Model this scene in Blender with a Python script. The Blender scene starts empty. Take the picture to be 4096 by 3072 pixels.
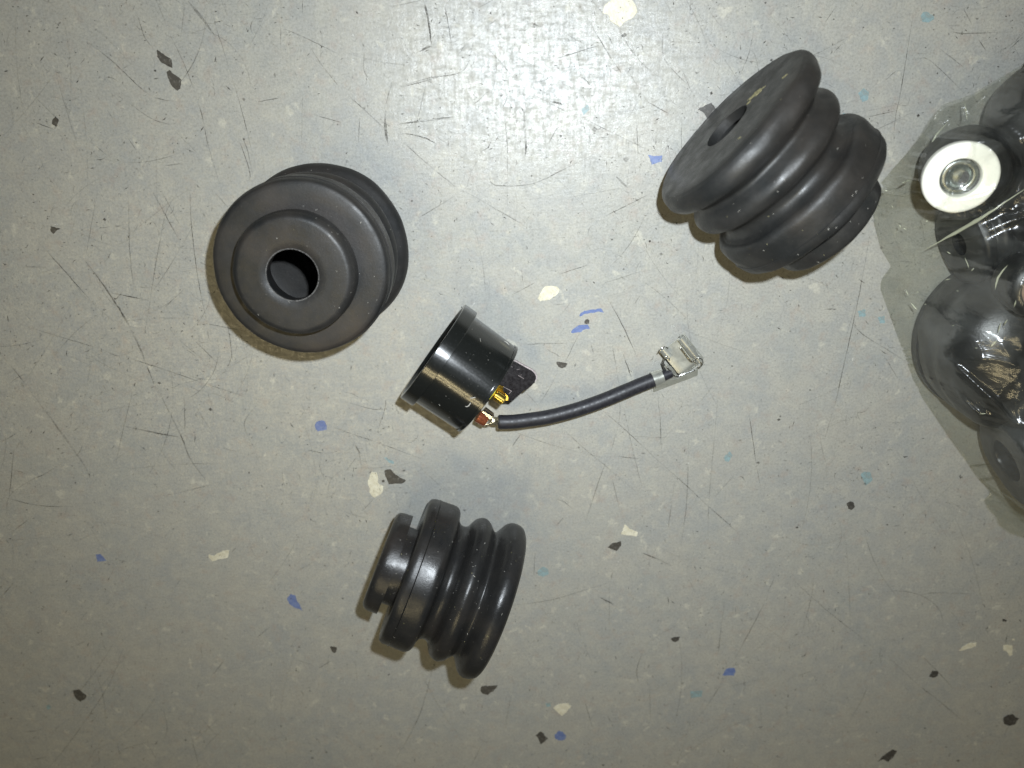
import bpy, math, random
from mathutils import Vector, Matrix, noise, Quaternion
random.seed(7)
scene = bpy.context.scene
COL = scene.collection

# ------------------------------------------------------------------ camera
H = 0.1355                # lens above the floor (m)
FPX = 3076.0              # focal length in pixels of the 4096 px photograph
NX, NY = 2020.0, 425.0    # where the plumb line under the lens meets the picture
D = Vector((NX-2048, 1536-NY, -FPX)).normalized()
Zw = -D
Yw = (Vector((0, 1, 0)) - Zw*Zw.y).normalized()
Xw = Yw.cross(Zw)
RC = Matrix((Xw, Yw, Zw))                 # camera vector -> world vector
cam_data = bpy.data.cameras.new("camera")
cam = bpy.data.objects.new("camera", cam_data)
COL.objects.link(cam)
cam.matrix_world = Matrix.Translation((0, 0, H)) @ RC.to_4x4()
cam_data.sensor_width = 36.0
cam_data.lens = 36.0*FPX/4096.0
cam_data.clip_start = 0.002
cam_data.clip_end = 20.0
cam_data.dof.use_dof = True
cam_data.dof.focus_distance = 0.132
cam_data.dof.aperture_fstop = 21.0
scene.camera = cam

def at(px, py, z=0.0):
    """point of the place seen at pixel (px, py) of the photograph at height z"""
    d = RC @ Vector((px-2048, 1536-py, -FPX))
    return Vector((0, 0, H)) + d*((z-H)/d.z)

# ------------------------------------------------------------------ light
world = bpy.data.worlds.new("World")
scene.world = world
world.use_nodes = True
bg = world.node_tree.nodes["Background"]
bg.inputs[0].default_value = (0.80, 0.78, 0.66, 1)
bg.inputs[1].default_value = 0.055

def area(name, loc, rot, sx, sy, power, color, shape='RECTANGLE', spread=180.0):
    l = bpy.data.lights.new(name, 'AREA')
    l.shape = shape
    l.size = sx
    if shape == 'RECTANGLE':
        l.size_y = sy
    l.energy = power
    l.color = color
    o = bpy.data.objects.new(name, l)
    COL.objects.link(o)
    o.matrix_world = Matrix.Translation(loc) @ rot
    l.spread = math.radians(spread)
    return o
FLASH = Vector((0.0100, 0.0110, H-0.001))
area("phone_flash", FLASH, RC.to_4x4(), 0.0035, 0.0035, 0.158, (0.87, 0.942, 1.0), 'DISK', 128.0)
for off in (-0.13, 0.13):       # the twin ceiling tubes, behind the photographer
    p = Vector((-0.52, -0.68, 2.0))+Vector((-0.6, -0.8, 0.0))*off
    z = p.normalized()
    x = Vector((0.8, -0.6, 0.0)); x = (x-z*x.dot(z)).normalized()
    q = Matrix((x, z.cross(x), z)).transposed().to_4x4()
    area("ceiling_tube", p, q, 1.3, 0.05, 4.5, (1.0, 0.83, 0.47))
scene.view_settings.view_transform = 'Standard'
scene.view_settings.look = 'None'
scene.view_settings.exposure = 0.0
scene.view_settings.gamma = 1.0
scene.cycles.max_bounces = 10
scene.cycles.transparent_max_bounces = 16

# ------------------------------------------------------------------ materials
class NT:
    def __init__(s, name):
        s.m = bpy.data.materials.new(name)
        s.m.use_nodes = True
        s.t = s.m.node_tree
        s.n = s.t.nodes
        s.b = s.n["Principled BSDF"]
        s.out = s.n["Material Output"]
        tc = s.n.new("ShaderNodeTexCoord")
        s.co = tc.outputs["Object"]
    def l(s, a, b):
        s.t.links.new(a, b)
    def noise(s, scale, detail=4, rough=0.6, vec=None, dist=0.0):
        n = s.n.new("ShaderNodeTexNoise")
        n.inputs["Scale"].default_value = scale
        n.inputs["Detail"].default_value = detail
        n.inputs["Roughness"].default_value = rough
        n.inputs["Distortion"].default_value = dist
        s.l(vec or s.co, n.inputs["Vector"])
        return n.outputs["Fac"]
    def voro(s, scale, rnd=1.0):
        n = s.n.new("ShaderNodeTexVoronoi")
        n.inputs["Scale"].default_value = scale
        n.inputs["Randomness"].default_value = rnd
        s.l(s.co, n.inputs["Vector"])
        return n
    def mapv(s, scale, rot=(0, 0, 0)):
        n = s.n.new("ShaderNodeMapping")
        n.inputs["Scale"].default_value = scale
        n.inputs["Rotation"].default_value = rot
        s.l(s.co, n.inputs["Vector"])
        return n.outputs[0]
    def ramp(s, fac, stops):
        r = s.n.new("ShaderNodeValToRGB")
        e = r.color_ramp.elements
        while len(e) < len(stops):
            e.new(0.5)
        for i, (p, c) in enumerate(stops):
            e[i].position = p
            e[i].color = (c, c, c, 1) if isinstance(c, (int, float)) else (*c, 1)
        s.l(fac, r.inputs[0])
        return r.outputs[0]
    def mix(s, fac, a, b, mode='MIX'):
        m = s.n.new("ShaderNodeMix")
        m.data_type = 'RGBA'
        m.blend_type = mode
        for v, i in ((fac, 0), (a, 6), (b, 7)):
            if isinstance(v, (int, float)):
                m.inputs[i].default_value = v
            elif isinstance(v, tuple):
                m.inputs[i].default_value = (*v, 1)
            else:
                s.l(v, m.inputs[i])
        return m.outputs[2]
    def math(s, op, a, b=0.0):
        m = s.n.new("ShaderNodeMath")
        m.operation = op
        for v, i in ((a, 0), (b, 1)):
            if isinstance(v, (int, float)):
                m.inputs[i].default_value = v
            else:
                s.l(v, m.inputs[i])
        return m.outputs[0]
    def bump(s, h, strength, dist):
        b = s.n.new("ShaderNodeBump")
        b.inputs["Strength"].default_value = strength
        b.inputs["Distance"].default_value = dist
        s.l(h, b.inputs["Height"])
        s.l(b.outputs[0], s.b.inputs["Normal"])
    def set(s, **k):
        for a, v in k.items():
            i = s.b.inputs[a.replace('_', ' ')]
            if isinstance(v, (int, float)):
                i.default_value = v
            elif isinstance(v, tuple):
                i.default_value = (*v, 1)
            else:
                s.l(v, i)

def m_floor():
    t = NT("worn_floor_vinyl")
    big = t.noise(60, 8, 0.72)
    base = t.mix(t.ramp(big, [(0.34, 0), (0.64, 1)]), (0.332, 0.340, 0.328), (0.372, 0.362, 0.322))
    med = t.noise(300, 6, 0.68, dist=0.6)
    base = t.mix(t.ramp(med, [(0.42, 0), (0.66, 0.65)]), base, (0.430, 0.418, 0.360))
    med2 = t.noise(120, 5, 0.6, t.mapv((1, 1, 1), (0.3, 0.2, 1.0)))
    base = t.mix(t.ramp(med2, [(0.50, 0), (0.68, 0.20)]), base, (0.275, 0.305, 0.302))
    sp = t.noise(400, 3, 0.6, t.mapv((1, 1, 1), (0.9, 0.2, 2.0)), 0.4)
    base = t.mix(t.ramp(sp, [(0.62, 0), (0.72, 0.55)]), base, (0.56, 0.54, 0.45))
    red = t.noise(420, 4, 0.6, t.mapv((1, 1, 1), (1.3, 0.1, 0.4)))
    base = t.mix(t.ramp(red, [(0.56, 0), (0.74, 0.40)]), base, (0.36, 0.29, 0.24))
    wipe = t.noise(1.0, 6, 0.7, t.mapv((300, 1500, 300), (0, 0, 0.15)))
    base = t.mix(t.ramp(wipe, [(0.45, 0), (0.75, 0.14)]), base, (0.23, 0.23, 0.21))
    wipe2 = t.noise(1.0, 6, 0.7, t.mapv((1700, 240, 300), (0, 0, -0.12)))
    base = t.mix(t.ramp(wipe2, [(0.48, 0), (0.75, 0.16)]), base, (0.24, 0.24, 0.21))
    fine = t.noise(2600, 4, 0.75)
    base = t.mix(0.65, base, t.ramp(fine, [(0.30, 0.60), (0.50, 0.98), (0.72, 1.20)]), 'MULTIPLY')
    t.set(Base_Color=base)
    r = t.mix(0.5, t.noise(760, 8, 0.85), t.mix(0.5, wipe, wipe2))
    t.set(Roughness=t.ramp(r, [(0.42, 0.17), (0.49, 0.27), (0.56, 0.55)]), Specular_IOR_Level=0.46)
    hgt = t.mix(0.5, t.noise(1300, 8, 0.85), t.mix(0.5, wipe, wipe2))
    t.bump(hgt, 0.30, 0.00030)
    return t.m

def m_rubber(name, seed, base=(0.020, 0.021, 0.023), dusty=(0.052, 0.046, 0.041), rough=(0.30, 0.52), dust=0.6):
    t = NT(name)
    mp = t.mapv((1, 1, 1), (seed, seed*0.7, 0.4))
    a = t.noise(160, 6, 0.65, mp)
    c = t.mix(t.ramp(a, [(0.38, 0), (0.66, dust)]), base, dusty)
    b = t.noise(70, 4, 0.6, mp)
    c = t.mix(t.ramp(b, [(0.50, 0), (0.72, 0.5*dust*dust)]), c, (0.058, 0.042, 0.030))
    s = t.noise(5200, 3, 0.7, mp)
    c = t.mix(t.ramp(s, [(0.66, 0), (0.76, 0.55*dust)]), c, (0.22, 0.21, 0.19))
    t.set(Base_Color=c, Roughness=t.ramp(t.noise(240, 7, 0.75, mp), [(0.35, rough[0]), (0.65, rough[1])]))
    t.set(Specular_IOR_Level=0.42)
    t.bump(t.mix(0.5, t.noise(2600, 5, 0.7, mp), t.noise(500, 5, 0.6, mp)), 0.25, 0.00022)
    return t.m

def m_gloss():
    t = NT("glossy_black_plastic")
    a = t.noise(3200, 4, 0.8)
    st = t.noise(1.0, 5, 0.7, t.mapv((2500, 2500, 160)))
    c = t.mix(t.ramp(a, [(0.62, 0), (0.74, 0.5)]), (0.0075, 0.0085, 0.008), (0.08, 0.085, 0.09))
    t.set(Base_Color=c, Specular_IOR_Level=1.0)
    t.set(Roughness=t.ramp(t.mix(0.5, a, st), [(0.38, 0.135), (0.62, 0.185)]))
    t.bump(t.mix(0.5, a, st), 0.035, 0.00012)
    return t.m

def m_simple(name, col, rough=0.5, metal=0.0, var=0.0, scale=900, bump=0.0, spec=0.5):
    t = NT(name)
    n = t.noise(scale, 6, 0.7)
    dark = tuple(x*(1-var) for x in col)
    lite = tuple(min(1, x*(1+var*0.6)) for x in col)
    t.set(Base_Color=t.mix(t.ramp(n, [(0.35, 0), (0.65, 1)]), dark, lite), Metallic=metal, Specular_IOR_Level=spec)
    t.set(Roughness=t.ramp(n, [(0.3, max(0.04, rough*0.75)), (0.7, min(1, rough*1.25))]))
    if bump:
        t.bump(n, bump, 0.0001)
    return t.m

def m_film():
    t = NT("clear_bag_film")
    n = t.n
    tr = n.new("ShaderNodeBsdfTransparent")
    tr.inputs[0].default_value = (0.985, 0.988, 0.960, 1)
    gl = n.new("ShaderNodeBsdfGlossy")
    gl.inputs["Color"].default_value = (1, 1, 1, 1)
    gl.inputs["Roughness"].default_value = 0.19
    df = n.new("ShaderNodeBsdfTranslucent")
    df.inputs[0].default_value = (0.62, 0.64, 0.58, 1)
    dd = n.new("ShaderNodeBsdfDiffuse")
    dd.inputs[0].default_value = (0.60, 0.62, 0.58, 1)
    fr = n.new("ShaderNodeFresnel")
    fr.inputs[0].default_value = 1.50
    bp = n.new("ShaderNodeBump")
    bp.inputs["Strength"].default_value = 0.40
    bp.inputs["Distance"].default_value = 0.0006
    w = t.noise(1.0, 4, 0.55, t.mapv((150, 420, 200), (0, 0, 0.7)), 0.8)
    t.l(w, bp.inputs["Height"])
    t.l(bp.outputs[0], gl.inputs["Normal"])
    t.l(bp.outputs[0], fr.inputs["Normal"])
    m0 = n.new("ShaderNodeMixShader")
    m0.inputs[0].default_value = 0.6
    t.l(df.outputs[0], m0.inputs[1]); t.l(dd.outputs[0], m0.inputs[2])
    m1 = n.new("ShaderNodeMixShader")
    haze = t.ramp(t.noise(120, 5, 0.6, None, 0.5), [(0.42, 0.030), (0.74, 0.17)])
    t.l(haze, m1.inputs[0])
    t.l(tr.outputs[0], m1.inputs[1]); t.l(m0.outputs[0], m1.inputs[2])
    m2 = n.new("ShaderNodeMixShader")
    t.l(t.math('MINIMUM', t.math('MULTIPLY', fr.outputs[0], 1.2), 0.12), m2.inputs[0])
    t.l(m1.outputs[0], m2.inputs[1]); t.l(gl.outputs[0], m2.inputs[2])
    t.l(m2.outputs[0], t.out.inputs[0])
    return t.m

def m_fold_glint():
    t = NT("film_fold_glint")
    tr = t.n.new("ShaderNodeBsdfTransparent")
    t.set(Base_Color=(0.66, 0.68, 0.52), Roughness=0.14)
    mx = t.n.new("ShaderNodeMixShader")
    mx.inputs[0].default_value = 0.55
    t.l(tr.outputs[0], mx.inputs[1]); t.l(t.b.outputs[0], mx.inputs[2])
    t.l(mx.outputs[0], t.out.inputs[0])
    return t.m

def m_scratch():
    t = NT("scratch_dirt")
    at_ = t.n.new("ShaderNodeAttribute")
    at_.attribute_name = "wear"
    sc = t.n.new("ShaderNodeSeparateColor")
    t.l(at_.outputs["Color"], sc.inputs[0])
    tr = t.n.new("ShaderNodeBsdfTransparent")
    c = t.mix(sc.outputs[1], (0.055, 0.050, 0.042), (0.75, 0.74, 0.68))
    t.set(Base_Color=c, Roughness=0.75, Specular_IOR_Level=0.2)
    brk = t.ramp(t.noise(2400, 3, 0.7), [(0.33, 0.25), (0.58, 1.0)])
    mx = t.n.new("ShaderNodeMixShader")
    t.l(t.math('MULTIPLY', sc.outputs[0], brk), mx.inputs[0])
    t.l(tr.outputs[0], mx.inputs[1]); t.l(t.b.outputs[0], mx.inputs[2])
    t.l(mx.outputs[0], t.out.inputs[0])
    return t.m

def m_fleck(name, c1, c2, k=900, rough=0.4):
    t = NT(name)
    n = t.noise(k, 6, 0.75)
    f = t.noise(2600, 3, 0.7)
    c = t.mix(t.ramp(n, [(0.38, 0), (0.62, 1)]), c1, c2)
    c = t.mix(t.ramp(f, [(0.58, 0), (0.72, 0.6)]), c, tuple(x*0.35 for x in c1))
    c = t.mix(t.ramp(t.noise(1500, 5, 0.75), [(0.56, 0), (0.68, 0.55)]), c, (0.30, 0.30, 0.275))
    t.set(Base_Color=c, Roughness=rough)
    t.bump(f, 0.2, 0.0001)
    return t.m

def m_faint():
    t = NT("pale_blue_fleck_under_wear")
    n = t.noise(900, 5, 0.7)
    tr = t.n.new("ShaderNodeBsdfTransparent")
    t.set(Base_Color=(0.30, 0.43, 0.45), Roughness=0.45)
    mx = t.n.new("ShaderNodeMixShader")
    t.l(t.ramp(n, [(0.33, 0.15), (0.60, 0.85)]), mx.inputs[0])
    t.l(tr.outputs[0], mx.inputs[1]); t.l(t.b.outputs[0], mx.inputs[2])
    t.l(mx.outputs[0], t.out.inputs[0])
    return t.m

M = dict(
    floor=m_floor(), scratch=m_scratch(),
    rubA=m_rubber("dusty_black_rubber", 0.3, (0.0135, 0.0142, 0.0145), (0.033, 0.030, 0.027), (0.38, 0.58), 0.8),
    rubB=m_rubber("worn_black_rubber", 1.7, (0.0155, 0.0165, 0.0165), (0.035, 0.033, 0.030), (0.34, 0.58), 0.7),
    rubC=m_rubber("smooth_black_rubber", 2.9, (0.0140, 0.0143, 0.0146), (0.027, 0.0255, 0.024), (0.24, 0.42), 0.7),
    rubD=m_rubber("bagged_black_rubber", 4.1, (0.008, 0.009, 0.0095), (0.014, 0.014, 0.014), (0.30, 0.45), 0.3),
    gloss=m_gloss(),
    disc=m_simple("grey_inner_disc", (0.16, 0.15, 0.145), 0.35, 0, 0.2),
    tab=m_simple("black_tab_plastic", (0.010, 0.008, 0.009), 0.28, 0, 0.3, 2000, 0.1),
    edge=m_simple("scuffed_tab_edge", (0.36, 0.31, 0.31), 0.5, 0, 0.5, 3000, 0.3),
    brass=m_simple("yellow_brass", (0.90, 0.66, 0.16), 0.22, 1.0, 0.15, 900, 0.1),
    nut=m_simple("yellow_passivated_nut", (0.80, 0.74, 0.07), 0.35, 0.2, 0.2, 1200, 0.1),
    copper=m_simple("red_copper", (0.36, 0.11, 0.05), 0.28, 0.6, 0.25, 1500, 0.2),
    dsteel=m_simple('dull_steel', (0.26, 0.28, 0.26), 0.32, 0.8, 0.2), dark=m_simple('gap_shade', (0.05, 0.05, 0.045), 0.5, 0.4), steel=m_simple("plated_steel", (0.72, 0.72, 0.70), 0.22, 1.0, 0.12, 900, 0.15),
    tin=m_simple("tinned_brass", (0.60, 0.61, 0.55), 0.33, 0.7, 0.20, 350, 0.04),
    wire=m_simple("wire_insulation", (0.020, 0.020, 0.025), 0.50, 0, 0.35, 1500, 0.12),
    strand=m_simple("bare_strand", (0.85, 0.78, 0.58), 0.25, 1.0, 0.1),
    dust=m_simple("pale_lint", (0.50, 0.48, 0.43), 0.9, 0, 0.3),
    straw=m_simple("yellow_dried_residue", (0.42, 0.38, 0.20), 0.8, 0, 0.5, 3500, 0.4),
    dust2=m_simple('scuffed_rubber_edge', (0.13, 0.125, 0.12), 0.8, 0, 0.5, 3000, 0.4), white=m_simple("white_nylon", (0.86, 0.85, 0.76), 0.35, 0, 0.05),
    tan=m_simple("rusty_tan_plug", (0.30, 0.20, 0.14), 0.5, 0.0, 0.6, 260, 0.3),
    film=m_film(), fold_glint=m_fold_glint(),
    cream=m_fleck("cream_fleck", (0.54, 0.50, 0.37), (0.74, 0.71, 0.57)),
    black=m_fleck("charcoal_fleck", (0.050, 0.047, 0.042), (0.075, 0.070, 0.062)),
    blue=m_fleck("blue_fleck", (0.105, 0.150, 0.33), (0.16, 0.215, 0.40), 700),
    faint=m_faint(),
)

# ------------------------------------------------------------------ mesh helpers
def mesh_obj(name, verts, faces, mat, parent=None, smooth=True, mats=None, fmat=None):
    me = bpy.data.meshes.new(name)
    me.from_pydata([tuple(v) for v in verts], [], faces)
    for m in (mats or [mat]):
        me.materials.append(m)
    if fmat:
        for p, i in zip(me.polygons, fmat):
            p.material_index = i
    if smooth:
        for p in me.polygons:
            p.use_smooth = True
    me.update()
    o = bpy.data.objects.new(name, me)
    COL.objects.link(o)
    if parent:
        o.parent = parent
    return o

def sharp(o, deg=35):
    o.data.set_sharp_from_angle(angle=math.radians(deg))
    return o

def empty(name, label, cat, mw=None, group=None):
    o = bpy.data.objects.new(name, None)
    o.empty_display_size = 0.005
    COL.objects.link(o)
    if mw is not None:
        o.matrix_world = mw
    o["label"] = label
    o["category"] = cat
    if group:
        o["group"] = group
    return o

def smooth_profile(pts, per=5):
    """Catmull-Rom through points; a third value 1 marks a sharp corner"""
    out = []
    n = len(pts)
    for i in range(n-1):
        p1, p2 = pts[i], pts[i+1]
        c1 = len(p1) > 2; c2 = len(p2) > 2
        p0 = pts[i-1] if i > 0 and not c1 else p1
        p3 = pts[i+2] if i+2 < n and not c2 else p2
        for k in range(per):
            t = k/per
            if c1 and c2:
                out.append((p1[0]+(p2[0]-p1[0])*t, p1[1]+(p2[1]-p1[1])*t)); continue
            r = []
            for j in (0, 1):
                a, b, c, d = p0[j], p1[j], p2[j], p3[j]
                r.append(0.5*((2*b)+(-a+c)*t+(2*a-5*b+4*c-d)*t*t+(-a+3*b-3*c+d)*t*t*t))
            out.append(tuple(r))
    out.append(tuple(pts[-1][:2]))
    return out

def lathe(prof, n=112, wob=0.0, seed=0.0, closed=False):
    """prof: (t, r) in mm, revolved about local z"""
    V, F = [], []
    for (t, r) in prof:
        for k in range(n):
            a = 2*math.pi*k/n
            rr = r
            if wob:
                rr += wob*noise.noise(Vector((math.cos(a)*1.1+seed, math.sin(a)*1.1, t*0.08)))*(r/12.0)
                rr += wob*0.25*noise.noise(Vector((math.cos(a)*4+seed, math.sin(a)*4, t*0.5)))*(r/12.0)
            V.append((rr*math.cos(a)*1e-3, rr*math.sin(a)*1e-3, t*1e-3))
    m = len(prof)
    for i in range(m if closed else m-1):
        j = (i+1) % m
        for k in range(n):
            k2 = (k+1) % n
            F.append((i*n+k, i*n+k2, j*n+k2, j*n+k))
    return V, F

def tube(path, rad, n=12, cap=True):
    V, F = [], []
    m = len(path)
    up = Vector((0, 0, 1))
    for i, p in enumerate(path):
        d = (path[min(i+1, m-1)]-path[max(i-1, 0)]).normalized()
        x = d.cross(up)
        if x.length < 1e-4:
            x = d.cross(Vector((0, 1, 0)))
        x.normalize()
        y = x.cross(d)
        r = rad[i] if isinstance(rad, (list, tuple)) else rad
        for k in range(n):
            a = 2*math.pi*k/n
            V.append(p + x*r*math.cos(a) + y*r*math.sin(a))
    for i in range(m-1):
        for k in range(n):
            k2 = (k+1) % n
            F.append((i*n+k, i*n+k2, (i+1)*n+k2, (i+1)*n+k))
    if cap:
        F.append(tuple(range(n-1, -1, -1)))
        F.append(tuple((m-1)*n+k for k in range(n)))
    return V, F

def join(parts):
    V, F = [], []
    for v, f in parts:
        b = len(V)
        V += list(v)
        F += [tuple(i+b for i in q) for q in f]
    return V, F

def prism(poly, th):
    """poly: coplanar-ish list of Vectors (top face), extruded down by th along its normal"""
    n = len(poly)
    nr = Vector((0, 0, 0))
    for i in range(n):
        nr += poly[i].cross(poly[(i+1) % n])
    nr.normalize()
    if nr.z < 0:
        nr = -nr
    V = list(poly)+[p-nr*th for p in poly]
    F = [tuple(range(n)), tuple(range(2*n-1, n-1, -1))]
    for i in range(n):
        j = (i+1) % n
        F.append((i, i+n, j+n, j))
    return V, F

def spline(pts, per=10):
    out = []
    n = len(pts)
    for i in range(n-1):
        p0, p1, p2, p3 = pts[max(i-1, 0)], pts[i], pts[i+1], pts[min(i+2, n-1)]
        for k in range(per):
            t = k/per
            out.append(0.5*((2*p1)+(-p0+p2)*t+(2*p0-5*p1+4*p2-p3)*t*t+(-p0+3*p1-3*p2+p3)*t*t*t))
    out.append(pts[-1])
    return out

# ------------------------------------------------------------------ floor
S = 0.9
N = 2
floor = mesh_obj("floor", [(-S, -S, 0), (S, -S, 0), (S, S, 0), (-S, S, 0)], [(0, 1, 2, 3)], M['floor'], smooth=False)
floor["kind"] = "structure"

# flecks: thin irregular chips bedded in the floor, each a part of it
def region(ox, oy, s, pts):
    return [(ox+x*s, oy+y*s) for x, y in pts]
A_ = 1024/2212
FLECKS = [
 ('black', region(0, 0, A_, [(1355,430),(1420,475),(1480,515),(1487,585),(1400,545),(1358,490)])),
 ('black', region(0, 0, A_, [(1440,620),(1462,605),(1500,640),(1567,690),(1555,765),(1530,782),(1490,750),(1450,670)])),
 ('black', region(0, 0, A_, [(478,1005),(506,1035),(500,1060),(485,1095),(448,1070),(452,1035)])),
 ('black', region(0, 768, A_, [(437,295),(520,318),(485,335),(460,362),(438,340)])),
 ('blue', region(0, 1536, A_, [(826,1475),(868,1470),(895,1500),(918,1528),(840,1536)])),
 ('cream', region(0, 1536, A_, [(1803,1475),(1850,1483),(1880,1460),(1925,1442),(1980,1436),(1968,1500),(1900,1512),(1836,1532),(1808,1505)])),
 ('black', region(0, 2304, A_, [(630,990),(685,982),(747,1035),(735,1062),(695,1088),(660,1062),(640,1025)])),
 ('faint', region(0, 2304, A_, [(400,1120),(425,1110),(442,1130),(425,1155),(402,1145)])),
 ('blue', region(1024, 2304, A_, [(268,195),(300,158),(340,170),(352,215),(378,250),(400,298),(330,272),(285,235)])),
 ('black', region(1024, 2304, A_, [(638,612),(665,612),(698,618),(690,660),(668,663),(652,640)])),
 ('black', region(1024, 2304, A_, [(1940,990),(1950,955),(2020,950),(2088,948),(2060,985),(2005,1028),(1960,1018)])),
 ('black', region(2048, 2304, A_, [(1373,545),(1395,530),(1452,527),(1440,555),(1412,571),(1385,560)])),
 ('blue', region(2048, 2304, A_, [(1818,858),(1845,815),(1868,798),(1925,800),(1932,830),(1918,862),(1860,860)])),
 ('faint', region(2048, 2304, A_, [(1540,998),(1600,992),(1645,990),(1640,1045),(1548,1056)])),
 ('cream', region(2048, 2304, A_, [(357,1140),(410,1108),(485,1100),(511,1125),(470,1180),(430,1208),(390,1172)])),
 ('faint', region(2048, 2304, A_, [(288,1100),(335,1095),(335,1125),(300,1132)])),
 ('black', region(2048, 2304, A_, [(203,1378),(250,1345),(275,1362),(285,1385),(312,1406),(270,1440),(245,1454),(228,1405)])),
 ('blue', region(2048, 2304, A_, [(366,1375),(405,1340),(440,1350),(467,1380),(455,1415),(400,1420),(374,1408)])),
 ('black', region(3072, 2304, A_, [(2022,380),(2045,372),(2067,382),(2055,397),(2030,394)])),
 ('cream', region(3072, 2304, A_, [(1650,648),(1690,608),(1740,582),(1803,572),(1795,608),(1750,625),(1700,638)])),
 ('cream', region(3072, 2304, A_, [(2032,600),(2075,595),(2112,602),(2113,680),(2090,692),(2060,650),(2036,645)])),
 ('cream', region(3072, 2304, A_, [(2110,543),(2128,540),(2132,555),(2114,557)])),
 ('black', region(3072, 2304, A_, [(1393,870),(1410,838),(1420,820),(1472,828),(1468,862),(1425,880)])),
 ('black', region(3072, 2304, A_, [(2033,1245),(2045,1215),(2070,1202),(2115,1195),(2140,1222),(2168,1230),(2130,1285),(2085,1294),(2045,1282)])),
 ('black', region(3072, 2304, A_, [(946,1606),(990,1560),(1030,1530),(1075,1500),(1114,1515),(1085,1565),(1040,1608),(1000,1585)])),
 ('cream', region(2048, 1536, A_, [(975,1213),(1015,1252),(1055,1268),(1089,1283),(1075,1318),(1010,1308),(944,1300),(960,1250)])),
 ('black', region(2048, 1536, A_, [(826,1412),(865,1378),(940,1358),(943,1395),(925,1420),(906,1442),(865,1428)])),
 ('faint', region(2048, 1536, A_, [(220,1620),(262,1578),(312,1598),(318,1640),(270,1668),(228,1655)])),
 ('faint', region(2048, 1536, A_, [(1828,640),(1880,582),(1908,620),(1870,672),(1840,665)])),
 ('faint', region(3296, 900, 0.7836, [(172,440),(210,430),(213,465),(180,470)])),
 ('faint', region(3296, 900, 0.7836, [(275,472),(308,463),(312,500),(285,502)])),
 ('faint', region(3296, 900, 0.7836, [(188,1272),(205,1260),(235,1262),(248,1302),(212,1332)])),
 ('black', region(3296, 900, 0.7836, [(116,1422),(135,1412),(152,1418),(158,1440),(140,1455),(124,1448)])),
 ('cream', region(1600, 0, 0.5877, [(1398,30),(1445,-5),(1470,-30),(1560,-25),(1605,40),(1614,85),(1580,122),(1530,150),(1495,182),(1430,140),(1420,100),(1378,88)])),
 ('cream', region(1600, 0, 0.5877, [(818,340),(835,300),(870,298),(888,335),(860,365),(835,362)])),
 ('blue', region(1600, 0, 0.5877, [(1688,1055),(1730,1064),(1786,1058),(1782,1100),(1712,1120),(1704,1085)])),
 ('black', region(1600, 0, 0.5877, [(2033,742),(2080,715),(2120,700),(2150,742),(2090,808),(2070,770)])),
 ('faint', region(1600, 0, 0.5877, [(1235,745),(1280,710),(1290,745),(1250,785)])),
 ('faint', region(2550, 150, 0.6027, [(1463,370),(1500,335),(1535,362),(1530,412),(1492,428)])),
 ('faint', region(2550, 150, 0.6027, [(1363,500),(1400,510),(1412,545),(1375,562)])),
 ('cream', region(2048, 1050, 0.3086, [(335,470),(350,430),(385,370),(430,312),(510,302),(580,312),(617,355),(600,395),(560,435),(520,455),(490,482),(420,492),(365,504)])),
 ('blue', region(2048, 1050, 0.3086, [(878,700),(890,660),(940,625),(1060,610),(1150,595),(1190,655),(1130,635),(1050,655),(960,662)])),
 ('blue', region(2048, 1050, 0.3086, [(765,905),(800,860),(865,815),(985,808),(1010,855),(940,868),(880,905),(785,918)])),
 ('black', region(2048, 1050, 0.3086, [(938,770),(955,742),(985,735),(1006,760),(1000,790),(970,800),(945,792)])),
 ('black', region(2048, 1050, 0.3086, [(580,1285),(650,1295),(718,1312),(690,1360),(650,1372),(600,1350),(582,1325)])),
 ('blue', region(1200, 1600, 0.3086, [(192,330),(215,285),(260,268),(315,275),(350,340),(345,385),(300,395),(230,408),(205,380)])),
 ('cream', region(1200, 1600, 0.3086, [(880,1050),(900,1000),(925,940),(995,940),(1012,1010),(1005,1060),(1030,1095),(1078,1120),(1070,1190),(1040,1225),(970,1268),(930,1240),(900,1200),(905,1150),(882,1100)])),
 ('black', region(1200, 1600, 0.3086, [(1095,918),(1140,903),(1178,905),(1240,970),(1370,1045),(1330,1080),(1240,1082),(1150,1093),(1130,1040),(1105,980)])),
 ('black', region(1200, 1600, 0.3086, [(1058,1050),(1075,1034),(1097,1045),(1092,1066),(1070,1070)])),
 ('faint', region(3300, 0, 0.3617, [(1060,180),(1085,135),(1130,130),(1205,180),(1205,215),(1150,248),(1075,240)])),
 ('faint', region(1200, 1600, 0.3086, [(1080,735),(1120,745),(1215,800),(1220,828),(1150,812)])),
]
FLN = {'black': "charcoal fleck", 'cream': "cream white fleck", 'blue': "blue fleck", 'faint': "faded pale blue fleck"}
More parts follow.
